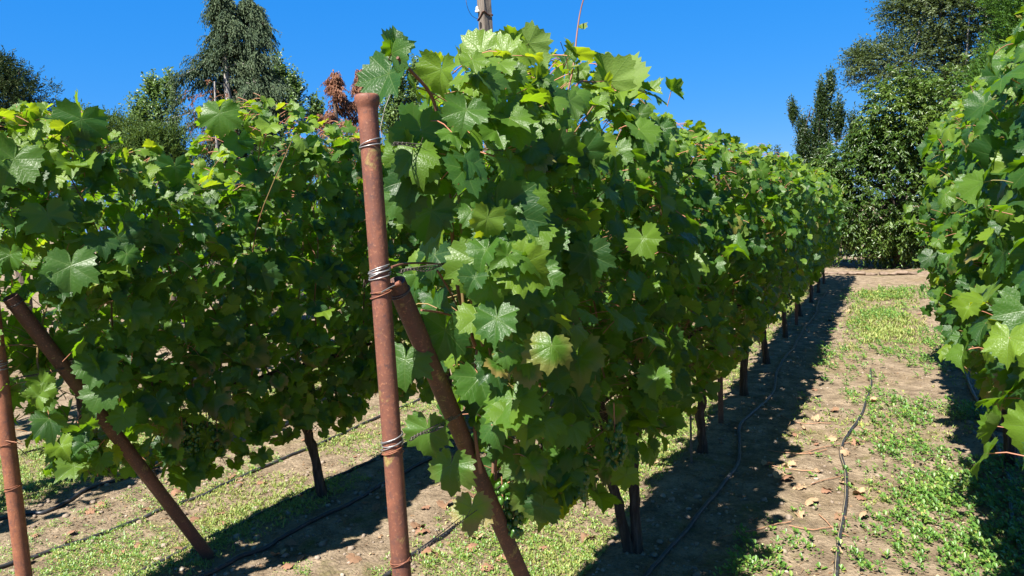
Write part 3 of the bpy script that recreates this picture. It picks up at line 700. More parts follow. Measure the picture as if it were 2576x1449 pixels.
M_HOLE = rough_mat('dark_knot', [(.3, (.008, .007, .006)), (.7, (.02, .016, .014))], 30)
g.add(P + nn * .0015, [[i, (i + 1) % 16, 16] for i in range(16)]); g.build('knot_hole', M_HOLE, pole)
g = Geo(); tube(g, smooth_path([on_x(a, b, ROW_L) for a, b in ((1172, -30), (1173, 5), (1180, 28), (1190, 42), (1203, 48))], 18), .002, 5)
tube(g, smooth_path([on_x(a, b, ROW_L) for a, b in ((1172, -30), (1176, -60), (1200, -90), (1216, -95))], 10), .002, 5); g.build('hanging_wire', M_WIRE_D, pole)

# ------------------------------------------------------------------ trellis wires
WR = {ROW_C: (1.345, 'middle row'), ROW_L: (1.475, 'left row'), ROW_R: (1.4, 'right row'), ROW_LL: (1.0, 'row behind the left row')}
WZ = [(1.715, 'top'), (1.43, 'upper'), (1.04, 'lower'), (.765, 'lowest')]
for X, (ys, nm) in WR.items():
    for z, q in WZ:
        rng = np.random.default_rng(int(abs(X) * 100 + z * 10)); g = Geo()
        for s in ((-.012, .010) if X in (ROW_C, ROW_L) else (0,)):
            yy = np.concatenate([[ys + .03], np.linspace(ys + .5, 7.4 if X == ROW_R else 15.2, 26)])
            P = np.stack([np.full(27, X) + s * 3.2 * np.minimum(1, (yy - ys) / .6) + .02, yy, z + .006 * np.sin(yy * 1.7) + s * np.minimum(1, (yy - ys) * 2)], -1)
            tube(g, P, .0012, 4, caps=False)
        if X in (ROW_C, ROW_L):     # twisted tails near the post
            T = np.linspace(0, 1, 90); a = T * 52
            for ph in (0, 3.14):
                P = np.stack([X + .02 + .0032 * np.cos(a + ph) + .008 * T, ys + .025 + T * (.26 if z > 1.5 else .2), z + .0032 * np.sin(a + ph) + .004 * np.sin(T * 9)], -1)
                tube(g, P, .0013, 4, caps=False)
            for k in range(3):
                c = np.array([X + .025, ys + .1 + .07 * k + rng.uniform(0, .03), z])
                tube(g, np.array([c, c + rng.normal(0, .012, 3) + [.01, 0, 0]]), .001, 4)
        tag(g.build('trellis_wire', M_WIRE_D, loc=(X, ys, z)), f'{q} dark trellis wire strung along the {nm}', 'wire', 'trellis wires')

# ------------------------------------------------------------------ drip hoses
def hose(pts, r, label, m=M_HOSE, far=None, name='drip_hose', flat=1., n=160):
    P = [list(p) for p in pts]
    if far: P += [[far[0] + .03 * math.sin(k * 2.1), y] for k, y in enumerate(np.arange(P[-1][1] + 1.2, far[1], 1.3))]
    P = smooth_path([[a, b, 0] for a, b in P], n)
    P[:, 0] += .004 * np.sin(P[:, 1] * 7 + P[0, 0] * 5)
    P[:, 2] = gz(P[:, 0], P[:, 1]) + r * .7 * flat + .002
    g = Geo(); tube(g, P, r, 10)
    return tag(g.build(name, m, loc=tuple(P[0])), label, 'hose', 'black drip hoses')
hose([(-.93, 1.4), (-.90, 2.4), (-.88, 2.9), (-.84, 3.37), (-.81, 3.8), (-.78, 4.32), (-.84, 4.8), (-.89, 5.22), (-.81, 6.05), (-.88, 7.11), (-.86, 8.11)], .0105, 'black drip hose winding through the shadow beside the middle row', far=(-.87, 14.5))
tp = [(-.22, 1.6), (-.17, 2.6), (-.18, 3.18), (-.18, 3.67), (-.19, 4.39), (-.24, 4.75), (-.24, 5.02), (-.20, 5.3), (-.17, 5.56), (-.12, 6.3), (-.11, 6.82), (-.12, 7.3)]
th = hose(tp, .0105, 'black drip hose half buried among weeds in the middle of the sunny lane')
g = Geo(); P = smooth_path([[a, b, 0] for a, b in tp], 160); P[:, 0] += .004 * np.sin(P[:, 1] * 7 + P[0, 0] * 5) - .004; P[:, 2] = gz(P[:, 0], P[:, 1]) + .0205
tube(g, P, .0011, 4); tag(g.build('dry_straw', rough_mat('straw', [(.3, (.42, .32, .17)), (.7, (.55, .45, .27))], 30), loc=tuple(P[0])), 'thin pale straw lying along the hose in the sunny lane', 'straw')
hose([(.48, 1.8), (.49, 3.0), (.50, 3.45), (.52, 3.72), (.54, 4.09), (.59, 4.67), (.6, 6)], .0105, 'black drip hose in the shade below the right row', far=(.6, 9))
hose([(-2.70, 1.2), (-2.67, 2.19), (-2.63, 2.45), (-2.63, 2.6), (-2.61, 2.98), (-2.60, 3.32)], .011, 'black drip hose on the near side of the left row, in its shadow', far=(-2.6, 14))
hose([(-3.0, 1.2), (-2.98, 2.42), (-2.96, 2.58), (-2.93, 3.37), (-2.89, 3.73)], .009, 'black drip hose passing behind the brace foot under the left row', far=(-2.93, 14))
hose([(-3.72, .9), (-3.69, 1.84), (-3.67, 2.02), (-3.6, 2.26), (-3.56, 2.63), (-3.53, 2.85), (-3.55, 3.22), (-3.55, 3.67), (-3.54, 4.1)], .010, 'black drip hose crossing the sunny grass lane behind the left row', far=(-3.55, 12))
hose([(-4.35, 1.0), (-4.3, 2.17), (-4.18, 2.36), (-4.26, 2.72), (-4.2, 3.23), (-4.1, 3.71), (-4.12, 4.28)], .011, 'black drip hose on stony soil at the far side of the left lane', far=(-4.15, 12))
hose([(-1.95, 1.5), (-1.94, 2.68), (-1.92, 2.89), (-1.91, 3.0)], .010, 'short black hose end lying in the weeds right of the tall post', n=50)

# ------------------------------------------------------------------ ground cover
def quad_leaves(g, P, T, U, L, Wd, rnd, tipw=.55, lift=.0):
    """little spoon-shaped leaves: 6 vertices, 2 quads folded on the midrib"""
    n = len(P)
    T = nrm(T); Sd = nrm(np.cross(T, U)); Nn = np.cross(Sd, T)
    L = np.broadcast_to(L, (n,))[:, None]; Wd = np.broadcast_to(Wd, (n,))[:, None]
    v = np.stack([P, P + T * L * .55 - Sd * Wd * .5 + Nn * Wd * .18, P + T * L * .95 - Sd * Wd * .5 * tipw + Nn * Wd * .05, P + T * L + Nn * lift * L, P + T * L * .95 + Sd * Wd * .5 * tipw + Nn * Wd * .05, P + T * L * .55 + Sd * Wd * .5 + Nn * Wd * .18], 1)
    f = np.array([[0, 3, 2, 1], [0, 5, 4, 3]])
    F = (f[None] + (np.arange(n) * 6)[:, None, None]).reshape(-1, 4)
    lc = np.zeros((n, 6, 3)); lc[..., 0] = np.asarray(rnd)[:, None]
    g.add(v.reshape(-1, 3), F, 0, lc=lc)
def cover_density(x, y):
    """0..1 purslane cover"""
    n1 = fbm(x * 2.1, y * 1.5, 31, 4) ; n2 = fbm(x * 6, y * 6, 47, 3)
    d = np.zeros_like(x)
    # sunny right lane: right of the tape
    b = 1 / (1 + np.exp(-(x + .12) / .06)) * (x < .75)
    d = np.maximum(d, b * np.clip((n1 - .40) * 5 + 1.0 * np.exp(-((y - 4.1) / 1.05) ** 2) - .8 * np.exp(-((y - 6.9) / 1.3) ** 2) + .05, 0, 1))
    d = np.maximum(d, (x < .7) * np.clip(1.6 - np.abs(x + .05 + .3 * (n2 - .5)) * 3.2, 0, 1) * np.clip((y - 8.2 + 2 * (n1 - .5)) * 1.2, 0, 1) * (y < 13.5) * np.clip((n1 - .33) * 4, 0, 1))
    d = np.maximum(d, ((x > -.62) & (x <= .0)) * np.clip((n1 - .5) * 3.5, .035, .4))
    # strip left of the middle row
    d = np.maximum(d, ((x > -2.05) & (x < -1.12)) * np.clip((n1 - .38) * 5 + .38 * np.exp(-((x + 1.4) / .25) ** 2) * 1.6, 0, 1))
    d = np.maximum(d, ((x > -2.62) & (x <= -2.05)) * np.clip((n1 - .50) * 5, 0, .6))
    d = np.maximum(d, ((x > -3.62) & (x <= -2.85)) * np.clip((n1 - .34) * 5, 0, 1))
    d = np.maximum(d, ((x > -4.0) & (x <= -3.62)) * np.clip((n1 - .52) * 4, 0, .4))
    d = np.maximum(d, ((x > -5.6) & (x <= -4.35)) * np.clip((n1 - .38) * 5, 0, .9))
    d = np.where(np.abs(x + 1.0) < .10, d * .1, d)
    return d * np.clip(.35 + (n2 - .3) * 2.4, 0, 1)
def scatter(n, seed, dens, xr=(-6, .75), ymin=1.2, ymax=14):
    rng = np.random.default_rng(seed)
    # sample so that projected density is about even
    y = ymin * (ymax / ymin) ** rng.random(n); x = rng.uniform(xr[0], xr[1], n)
    k = rng.random(n) < dens(x, y)
    return x[k], y[k], rng
M_PURS = simple_leaf('purslane_leaf', [(0, (.05, .13, .022)), (.5, (.10, .21, .032)), (.85, (.19, .27, .045)), (1, (.32, .32, .08))], (.25, .40, .05), .25, .42, .45)
M_GRASS = simple_leaf('low_grass', [(0, (.13, .20, .04)), (.5, (.22, .28, .06)), (1, (.38, .36, .12))], (.34, .42, .07), .3, .5)
x, y, rng = scatter(110000, 12, cover_density)
g = Geo(); n = len(x)
sz = np.where(x < -1.1, rng.uniform(.35, .8, n), rng.uniform(.5, 1.4, n)) * np.clip(.8 + y * .06, .85, 1.4)
k = 9
hh = rng.uniform(.006, .034, n) * sz
for j in range(k):
    a = rng.uniform(0, 6.283) + j * 2.4 + rng.uniform(-.6, .6, n); up = np.where(j < 5, rng.uniform(.05, .5, n), rng.uniform(.5, 1.4, n))
    off = rng.uniform(.000, .018, n)
    T = np.stack([np.cos(a), np.sin(a), up], -1)
    P = np.stack([x + off * np.cos(a), y + off * np.sin(a), gz(x, y) + hh * (.5 + j / k)], -1)
    m = rng.random(n) < .93
    quad_leaves(g, P[m], T[m], np.tile([0, 0, 1.], (m.sum(), 1)), (.0165 * sz * rng.uniform(.6, 1.25, n))[m], (.0098 * sz * rng.uniform(.8, 1.2, n))[m], np.clip(rng.normal(.45, .25, n) + (x < -1.1) * .2, 0, 1)[m], .75)
tag(g.build('ground_cover', M_PURS), 'low green purslane weeds spreading in mats over the soil', 'weeds', kind='stuff')
# fine grass / moss sprigs
def gdens(x, y):
    n1 = fbm(x * 1.7, y * 1.7, 77, 4)
    d = ((x > -2.0) & (x < -1.12)) * np.clip((n1 - .3) * 3, 0, 1) + ((x > -3.6) & (x < -2.7)) * np.clip((n1 - .36) * 3, 0, .9) + ((x > -5.6) & (x < -4.4)) * .5 + np.clip(1.3 - np.abs(x + .02) * 2.6, 0, 1) * np.clip((y - 8.4 + 3 * (n1 - .5)) * .8, 0, 1) * (y < 13.5) * (x > -.7) * np.clip((n1 - .25) * 3, 0, 1) + ((x > -.6) & (x < .6) & (y < 8)) * np.clip((n1 - .5) * 3, 0, .3)
    return np.clip(d, 0, 1)
x, y, rng = scatter(150000, 13, gdens)
n = len(x); g = Geo()
for j in range(4):
    a = rng.uniform(0, 6.283, n); T = np.stack([np.cos(a), np.sin(a), rng.uniform(.2, 1.6, n)], -1)
    P = np.stack([x + rng.normal(0, .006, n), y + rng.normal(0, .006, n), gz(x, y) + .001], -1)
    L = rng.uniform(.012, .030, n) * np.where((y > 8) & (x > -.6), 2.4, 1)
    quad_leaves(g, P, T, np.tile([0, 0, 1.], (n, 1)), L, .0042 + y * .0006, np.clip(rng.normal(.5, .28, n), 0, 1), .4)
tag(g.build('grass', M_GRASS), 'fine pale green grass and moss sprigs on the soil', 'grass', kind='stuff')
# crumbs of leaf, straw and bark
M_LITTER = simple_leaf('litter', [(0, (.07, .045, .028)), (.45, (.17, .105, .06)), (.8, (.30, .20, .115)), (1, (.42, .33, .20))], (.12, .07, .03), .08, .9, .15)
x, y, rng = scatter(60000, 15, lambda a, b: .10 + .9 * np.clip((fbm(a * 2.6, b * 2.6, 55, 4) - .42) * 4, 0, 1), ymax=13)
n = len(x); g = Geo(); a = rng.uniform(0, 6.283, n)
strw = rng.random(n) < .35
L = np.where(strw, rng.uniform(.015, .06, n), rng.uniform(.006, .020, n)); Wd = np.where(strw, .0022, L * rng.uniform(.4, .9, n)) + y * .0002
quad_leaves(g, np.stack([x, y, gz(x, y) + .004], -1), np.stack([np.cos(a), np.sin(a), rng.normal(.1, .25, n)], -1), np.tile([0, 0, 1.], (n, 1)) + rng.normal(0, .3, (n, 3)), L, Wd, np.clip(rng.normal(.5, .28, n), 0, 1), .6)
tag(g.build('leaf_litter', M_LITTER), 'brown crumbs of dry leaf and straw strewn over the soil', 'litter', kind='stuff')
# pebbles
M_STONE = rough_mat('pebble', [(.25, (.13, .095, .07)), (.45, (.20, .155, .115)), (.6, (.31, .25, .195)), (.78, (.46, .40, .33))], 3.1, .85, .2, .002, detail=3)
def stone_mesh(seed, seg=8, rings=6):
    rng = np.random.default_rng(seed); V = []; F = []
    ax = np.array([1, rng.uniform(.65, .95), rng.uniform(.45, .7)]); nd = rng.normal(0, 1, (7, 3)); nd = nrm(nd); of = rng.uniform(.55, .9, 7)
    for i in range(rings + 1):
        p = math.pi * i / rings
        for j in range(seg):
            t = 6.2832 * j / seg; d = np.array([math.sin(p) * math.cos(t), math.sin(p) * math.sin(t), math.cos(p)])
            r = 1.0
            for q, o in zip(nd, of):
                c = d @ q
                if c > 0: r = min(r, o / c)
            V.append(d * r * ax)
    for i in range(rings):
        for j in range(seg): F.append((i * seg + j, (i + 1) * seg + j, (i + 1) * seg + (j + 1) % seg, i * seg + (j + 1) % seg))
    return np.array(V), np.array(F)
STN = [stone_mesh(s, 6, 4) for s in range(8)]
def pdens(x, y):
    d = np.full_like(x, .22)
    for r in (ROW_C, ROW_L, ROW_LL, ROW_R): d = np.maximum(d, np.exp(-((x - r - .15) / .30) ** 2))
    return d * (.35 + fbm(x * 4, y * 4, 91, 3))
x, y, rng = scatter(34000, 14, pdens, ymax=11)
n = len(x); g = Geo(); which = rng.integers(0, 8, n); s_ = rng.gamma(1.8, .0040, n).clip(.002, .028); az = rng.uniform(0, 6.28, n)
for t in range(8):
    I = np.nonzero(which == t)[0]; v, f = STN[t]
    ca, sa = np.cos(az[I])[:, None], np.sin(az[I])[:, None]
    vx = v[None, :, 0] * ca - v[None, :, 1] * sa; vy = v[None, :, 0] * sa + v[None, :, 1] * ca
    V = np.stack([x[I, None] + vx * s_[I, None], y[I, None] + vy * s_[I, None], gz(x[I], y[I])[:, None] + v[None, :, 2] * s_[I, None] + s_[I, None] * .2], -1)
    g.add(V, (f[None] + (np.arange(len(I)) * len(v))[:, None, None]).reshape(-1, 4))
tag(g.build('gravel', M_STONE), 'small pebbles and clods scattered on the bare soil', 'gravel', kind='stuff')
# single larger stones
SP = [(1870, 1322, .017, 'white rounded stone at the edge of the shadow near the bottom of the lane'), (1985, 1300, .022, 'pale flat stone in the sunny lane left of the hose'),
      (1965, 1265, .014, 'small whitish stone just above the pale flat stone in the sunny lane'), (1690, 1268, .022, 'grey stone in the shadow right of the forked vine trunk'),
      (1965, 1412, .014, 'pale pebble at the bottom of the sunny lane'), (2025, 1365, .013, 'pale pebble beside a dry leaf left of the lane hose'), (1040, 1197, .013, 'tan round stone in the shadow right of the tall rusty post'),
      (540, 1045 + 170, .02, 'tan stone on bare soil behind the left brace'), (235, 1262, .024, 'rounded tan stone beside the far left hose'), (605, 1205, .020, 'whitish stone near red dry leaves left of the vine trunk'),
      (720, 1085, .02, 'pale stone on the soil beyond the left vine trunk'), (350, 1310, .018, 'pale stone in the grass under the left brace'), (165, 1392, .02, 'grey stone in the grass between left post and brace')]
for i, (a, b, s, lab) in enumerate(SP):
    p = on_z(a, b, .01); v, f = stone_mesh(60 + i, 16, 12); g = Geo(); g.add(v * s + [p[0], p[1], float(gz(p[0], p[1])) + s * .3], f)
    tag(g.build('stone', M_STONE, loc=(p[0], p[1], 0)), lab, 'stone', 'larger loose stones')
# fallen dry leaves
def dry_mat(name, c1, c2):
    m = rough_mat(name, [(.3, c1), (.7, c2)], 22, .75, .5, .003); return m
M_DRY = [dry_mat('dry_leaf_tan', (.25, .155, .085), (.42, .29, .175)), dry_mat('dry_leaf_red', (.17, .085, .05), (.28, .155, .095)), dry_mat('dry_leaf_brown', (.13, .07, .04), (.26, .155, .09))]
protos = []
for t in range(9):
    g = Geo(); rng = np.random.default_rng(900 + t)
    add_leaves(g, np.zeros((1, 3)), np.array([[rng.normal(0, .3), rng.normal(0, .3), 1.]]), np.array([[0, 1., 0]]), np.array([1.]), np.zeros(1), np.ones(1), 1, rng, np.array([rng.uniform(1.0, 2.4)]))
    me = None; v = np.concatenate(g.v); v[:, 2] -= np.percentile(v[:, 2], 8); g.v = [v]
    o = g.build('fallen_leaf', M_DRY[(0, 0, 1, 0, 2, 0, 1, 2, 0)[t]]); protos.append(o)
rng = np.random.default_rng(77); spots = []
for a, b in [(2160, 1240), (2010, 1225), (2075, 1235), (1995, 1100 + 70), (2045, 1110), (2095, 1105), (2150, 1085 + 30), (2230, 1045), (2020, 1075), (1960, 1195), (2130, 1215), (2170, 1250), (2100, 1385), (2115, 1300), (2040, 1260), (1985, 1205),
             (2500, 1215), (2050, 1055), (2195, 1010), (2140, 1000), (585, 1200), (600, 1215), (440, 1240), (470, 1235), (555, 1290), (490, 1190), (560, 1320), (300, 1392), (345, 1375), (450, 1390), (140, 1395), (760, 1400), (700, 1395), (1070, 1280), (1120, 1270), (1255, 1405), (1190, 1380), (1100, 1395), (890, 1405), (1060, 1335), (1190, 1320 + 60), (1640, 1165), (1600, 1180), (1480, 1360)]:
    p = on_z(a, b, .01); spots.append((p[0], p[1], rng.uniform(.030, .052)))
while len(spots) < 190:
    y = 1.9 * (12 / 1.9) ** rng.random(); x = rng.choice([rng.uniform(-.7, .45), rng.uniform(-2.6, -1.2), rng.uniform(-4.4, -2.9)])
    spots.append((x, y, rng.uniform(.022, .045)))
AREA = lambda x: ('curled dry leaf lying on the soil of the sunny lane between middle and right rows', 'dry leaves in the sunny lane') if x > -1.0 else (('dry reddish leaf lying among grass between the left and middle rows', 'dry leaves between left and middle rows') if x > -2.75 else ('dry fallen leaf on the ground behind the left row', 'dry leaves behind the left row'))
for i, (x, y, s) in enumerate(spots):
    k = i % 9 if x > -1 else (2, 6, 4, 2, 6, 0, 2, 7, 6)[i % 9]
    o = protos[k] if not protos[k].get('used') else protos[k].copy()
    if not protos[k].get('used'): protos[k]['used'] = 1
    else: C.objects.link(o)
    o.location = (x, y, float(gz(x, y)) + .006); o.scale = (s, s, s * rng.uniform(.5, .9)); o.rotation_euler = (rng.normal(0, .12), rng.normal(0, .12), rng.uniform(0, 6.28))
    lab, grp = AREA(x); tag(o, lab, 'dry leaf', grp)
for o in protos:
    if 'used' in o: del o['used']
for o in list(D.objects):
    if 'used' in o: del o['used']
# twigs
M_TWIG = rough_mat('twig', [(.3, (.22, .12, .07)), (.6, (.36, .20, .12)), (.8, (.5, .40, .2))], 7, .7, .2, .001)
TW = [[(2180, 1105), (2090, 1120), (1990, 1145)], [(1925, 1165), (2000, 1180), (2060, 1185)], [(1810, 1350), (1880, 1335), (1990, 1310)], [(2040, 1218), (2095, 1200), (2120, 1192)], [(1940, 1030), (2000, 1060), (2090, 1062)], [(2160, 1070), (2220, 1100), (2260, 1110)],
      [(1985, 1322), (2050, 1330), (2110, 1318)], [(2060, 1290), (2100, 1330), (2135, 1350)], [(1930, 1130), (2010, 1140), (2080, 1130)]]
for i, t in enumerate(TW):
    P = smooth_path([on_z(a, b, .014) for a, b in t], 12); P[:, 2] = gz(P[:, 0], P[:, 1]) + .010; g = Geo(); tube(g, P, .0028, 5)
    tag(g.build('twig', M_TWIG, loc=tuple(P[0])), 'thin dry cane twig lying across the soil of the sunny lane', 'twig', 'dry twigs in the sunny lane')
# stone edging at the far end
M_EDGE = rough_mat('edging_stone', [(.3, (.10, .07, .05)), (.55, (.20, .145, .105)), (.75, (.30, .23, .17))], 9, .9, .7, .02)
rng = np.random.default_rng(5); g = Geo(); x = -1.6
while x < 2.2:
    wd = rng.uniform(.14, .26); v, f = stone_mesh(int(rng.integers(1e6)), 14, 10)
    g.add(v * [wd * .62, .13, .085] + [x, 16.5 + rng.normal(0, .02), .03 + rng.uniform(-.02, .01)], f); x += wd * .85
tag(g.build('stone_edging', M_EDGE, loc=(0, 16.5, 0)), 'low pinkish edging of rough stones across the far end of the lane', 'edging')

# ------------------------------------------------------------------ background trees
def shoots(g, st, di, L, droop, nl, ll, lw, rng, hang=.5, base_rnd=None, mi=0, spread=.9, start=.1, bark=None):
    """leaves strung along arching shoots"""
    n = len(st); di = nrm(di)
    for j in range(nl):
        t = start + (1 - start) * (j + rng.random(n)) / nl
        P = st + di * (t * L)[:, None] - np.array([0, 0, 1.]) * (droop * L * t * t)[:, None]
        tg = nrm(di - np.array([0, 0, 2.]) * (droop * t)[:, None])
        sd = nrm(np.cross(tg, np.array([0.05, .02, 1.])) + rng.normal(0, .35, (n, 3))) * np.where(rng.random(n) < .5, -1, 1)[:, None]
        T = nrm(tg * .6 + sd * spread - np.array([0, 0, 1.]) * hang + rng.normal(0, .22, (n, 3)))
        U = nrm(np.array([0, 0, 1.]) + TO_SUN * .5 + rng.normal(0, .5, (n, 3)))
        r = np.clip((base_rnd if base_rnd is not None else .5) + rng.normal(0, .2, n), 0, 1)
        quad_leaves(g, P, T, U, ll * rng.uniform(.7, 1.2, n), lw * rng.uniform(.75, 1.2, n), r, .45, lift=-.12)
def limb_geo(g, a, b, r, rng, sag=.1, sides=6):
    a, b = np.array(a, float), np.array(b, float); m = (a + b) / 2 + rng.normal(0, .06, 3) * np.linalg.norm(b - a); m[2] += sag * np.linalg.norm(b - a)
    P = smooth_path([a, (a + m) / 2 + [0, 0, .03], m, b], 10); tube(g, P, np.linspace(r, r * .25, 10), sides, caps=False); return P
def broad_tree(name, base, lobes, nshoot, L, droop, nl, ll, lw, lm, bm, seed, label, catg, tr=.12, hang=.5, nlimb=14, dirup=.3, out=.9, group=None, spread=.9, fill=1.0):
    """lobes: list of (centre offset xyz, radii xyz, weight)"""
    rng = np.random.default_rng(seed); base = np.array(base, float)
    root = empty(name, base, label, catg, group)
    g = Geo(); top = max(l[0][2] for l in lobes)
    tube(g, smooth_path([base + [0, 0, -.1], base + [.03, .02, top * .35], base + [0, .05, top * .75]], 12), np.linspace(tr, tr * .45, 12), 10, bump=.12)
    W = np.array([l[2] for l in lobes], float); W /= W.sum()
    for k in range(nlimb):
        c, r, _ = lobes[rng.choice(len(lobes), p=W)]; d = nrm(rng.normal(0, 1, 3) + [0, 0, .4])
        e = base + c + d * np.array(r) * rng.uniform(.5, .95); s = base + np.array([0, 0, top * rng.uniform(.15, .6)])
        limb_geo(g, s, e, tr * .3, rng)
    g.build('trunk', bm, root)
    g = Geo(); idx = rng.choice(len(lobes), nshoot, p=W)
    Cn = np.array([lobes[i][0] for i in idx]); Rr = np.array([lobes[i][1] for i in idx])
    d = nrm(rng.normal(0, 1, (nshoot, 3))); rad_ = 1 - np.abs(rng.normal(0, .22, nshoot)) * fill
    # uneven outline: direction-dependent radius
    rad_ = rad_ * (.80 + .42 * vnoise(np.arctan2(d[:, 1], d[:, 0]) * 2.2 + idx * 3.7 + 20, d[:, 2] * 3.1 + idx + 9, seed))
    P = base + Cn + d * Rr * rad_[:, None] - d * L * .5
    P[:, 2] = np.maximum(P[:, 2], .12)
    cl = vnoise(P[:, 0] * 2.2 + P[:, 1], P[:, 2] * 2.2, seed + 2)
    di = d * out + np.array([0, 0, dirup]) + rng.normal(0, .35, (nshoot, 3))
    shoots(g, P, di, np.full(nshoot, L) * rng.uniform(.6, 1.2, nshoot), np.full(nshoot, droop), nl, ll, lw, rng, hang, base_rnd=.15 + .6 * cl, spread=spread)
    g.build('crown', lm, root); return root
M_TBARK = rough_mat('tree_bark', [(.3, (.05, .036, .028)), (.7, (.16, .12, .095))], 10, .95, .8, .02, (3, 3, .5))
M_GBARK = rough_mat('grey_bark', [(.3, (.20, .18, .16)), (.7, (.42, .39, .36))], 8, .9, .6, .02, (3, 3, .5))
M_CHERRY = simple_leaf('cherry_leaf', [(0, (.020, .055, .010)), (.5, (.058, .115, .016)), (1, (.13, .19, .035))], (.20, .32, .03), .22, .36, .5)
M_PLUM = simple_leaf('plum_leaf', [(0, (.018, .042, .016)), (.5, (.035, .07, .024)), (1, (.075, .115, .038))], (.12, .2, .03), .2, .42, .45)
M_OLIVE = simple_leaf('grey_leaf', [(0, (.035, .062, .024)), (.5, (.075, .11, .045)), (1, (.15, .19, .085))], (.17, .24, .05), .25, .5, .4)
M_CYPB = simple_leaf('bright_conifer', [(0, (.03, .09, .012)), (.5, (.06, .145, .018)), (1, (.12, .22, .03))], (.16, .34, .03), .25, .6, .3)
M_CYP = simple_leaf('weeping_conifer', [(0, (.028, .055, .028)), (.5, (.055, .090, .045)), (1, (.12, .16, .075))], (.10, .16, .05), .15, .65, .25)
M_DARKC = simple_leaf('dark_conifer', [(0, (.022, .045, .02)), (.5, (.042, .075, .026)), (1, (.10, .11, .04))], (.05, .09, .02), .12, .7, .2)
M_POP = simple_leaf('poplar_leaf', [(0, (.07, .13, .04)), (.5, (.13, .21, .07)), (1, (.24, .32, .13))], (.2, .32, .06), .3, .38, .5)
M_THUJA = simple_leaf('thuja', [(0, (.03, .07, .012)), (.5, (.06, .115, .018)), (1, (.11, .17, .028))], (.14, .22, .03), .2, .6, .25)
M_DEAD = simple_leaf('dead_needles', [(0, (.11, .05, .03)), (.5, (.22, .10, .06)), (1, (.33, .18, .11))], (.4, .18, .08), .2, .8, .15)

broad_tree('cherry_tree', (.25, 18.2, 0), [((.1, 0, 1.4), (1.75, 1.2, 1.4), 3.6), ((.05, -.1, 3.1), (.95, 1.0, 1.15), 2.4), ((1.1, 0, 3.0), (1.3, 1.1, 1.4), 2.6), ((2.3, -.3, 1.7), (1.1, 1, 1.5), 1.8), ((-1.3, .1, 1.2), (.75, .8, .95), 1.1), ((-1.0, .1, 2.3), (.75, .7, .65), 1.0), ((-.5, -.1, 2.8), (.6, .6, .6), .8), ((-1.7, .2, 1.9), (.7, .6, .6), .9), ((-.35, 0, .8), (.9, .8, .7), .8), ((.7, -.1, .9), (1.2, .9, .8), 1.2)],
           5600, .36, .5, 13, .095, .035, M_CHERRY, M_TBARK, 11, 'dense cherry tree with drooping glossy leaves closing the end of the lane', 'tree', tr=.14, hang=.45, nlimb=22, fill=1.3)
broad_tree('plum_tree', (-1.7, 21, 0), [((0, 0, 1.7), (1.0, .9, 1.1), 2), ((.05, 0, 2.7), (.55, .4, .8), 1.2), ((-.28, 0, 3.0), (.3, .24, .75), .5), ((-.5, 0, 3.65), (.17, .2, .45), .22), ((.22, 0, 3.6), (.36, .3, .95), 1.0), ((.42, 0, 4.3), (.15, .2, .5), .2), ((.58, 0, 3.4), (.32, .28, .75), .6), ((.95, 0, 3.0), (.3, .3, .7), .4), ((-.95, .1, 2.3), (.3, .3, .65), .35), ((-1.45, .1, 2.2), (.3, .3, .5), .25)],
           2500, .42, .0, 12, .062, .032, M_PLUM, M_TBARK, 12, 'small dark plum tree with upright branches against the sky, left of the cherry tree', 'tree', tr=.09, hang=-.1, dirup=1.6, out=.35)
broad_tree('grey_leaved_tree', (2.0, 23.5, 0), [((-1.5, 0, 5.2), (1.6, 1.4, 1.0), 2), ((-.4, 0, 6.6), (1.9, 1.5, 1.3), 3), ((.9, 0, 5.6), (1.9, 1.4, 1.8), 3), ((-2.6, 0, 5.4), (.65, .6, .55), .5), ((-1.3, 0, 6.7), (1.0, .8, .6), 1), ((.2, 0, 4.2), (1.7, 1.2, 1.1), 2)],
           7500, .42, .15, 13, .07, .034, M_OLIVE, M_GBARK, 13, 'tall airy grey-green tree with tiny leaves rising behind the cherry tree', 'tree', tr=.18, hang=.1, nlimb=16, fill=1.6)
broad_tree('bright_conifer', (1.62, 13.8, 0), [((-.1, 0, 3.2), (.50, .6, .55), 1), ((.25, 0, 3.8), (.55, .6, .75), 1.4), ((.2, 0, 4.5), (.6, .6, .7), 1.2), ((.3, 0, 2.6), (.9, .7, .9), 1.2), ((.8, 0, 4.0), (.9, .7, 1.3), 1.6), ((.5, 0, 1.4), (.9, .8, 1.3), 1)],
           4600, .24, .05, 14, .045, .015, M_CYPB, M_TBARK, 14, 'bright green feathery conifer behind the right row at the top right corner', 'tree', hang=-.1, dirup=.7, spread=.7)
def at_dir(px, py, d):
    r = ray(px, py); r = r / np.linalg.norm(r[:2]); return r * d + CAMP
def tree_at(px, d): p = at_dir(px, 300, d); return np.array([p[0], p[1], 0.])
SD = nrm(np.array([R_CAM[0, 0], R_CAM[1, 0], 0]))     # sideways for the left group
def ob(px0, d, px, py):
    """offset of a picture spot from the tree base at the same depth plane"""
    b = tree_at(px0, d); p = at_dir(px, py, d); return p - b
def lob(px0, d, px, py, rx, rz, w):
    """lobe centred on a spot, radii in picture px at that depth"""
    k = d / F_PX * 1.0; return (ob(px0, d, px, py), (rx * k, rx * k, rz * k), w)

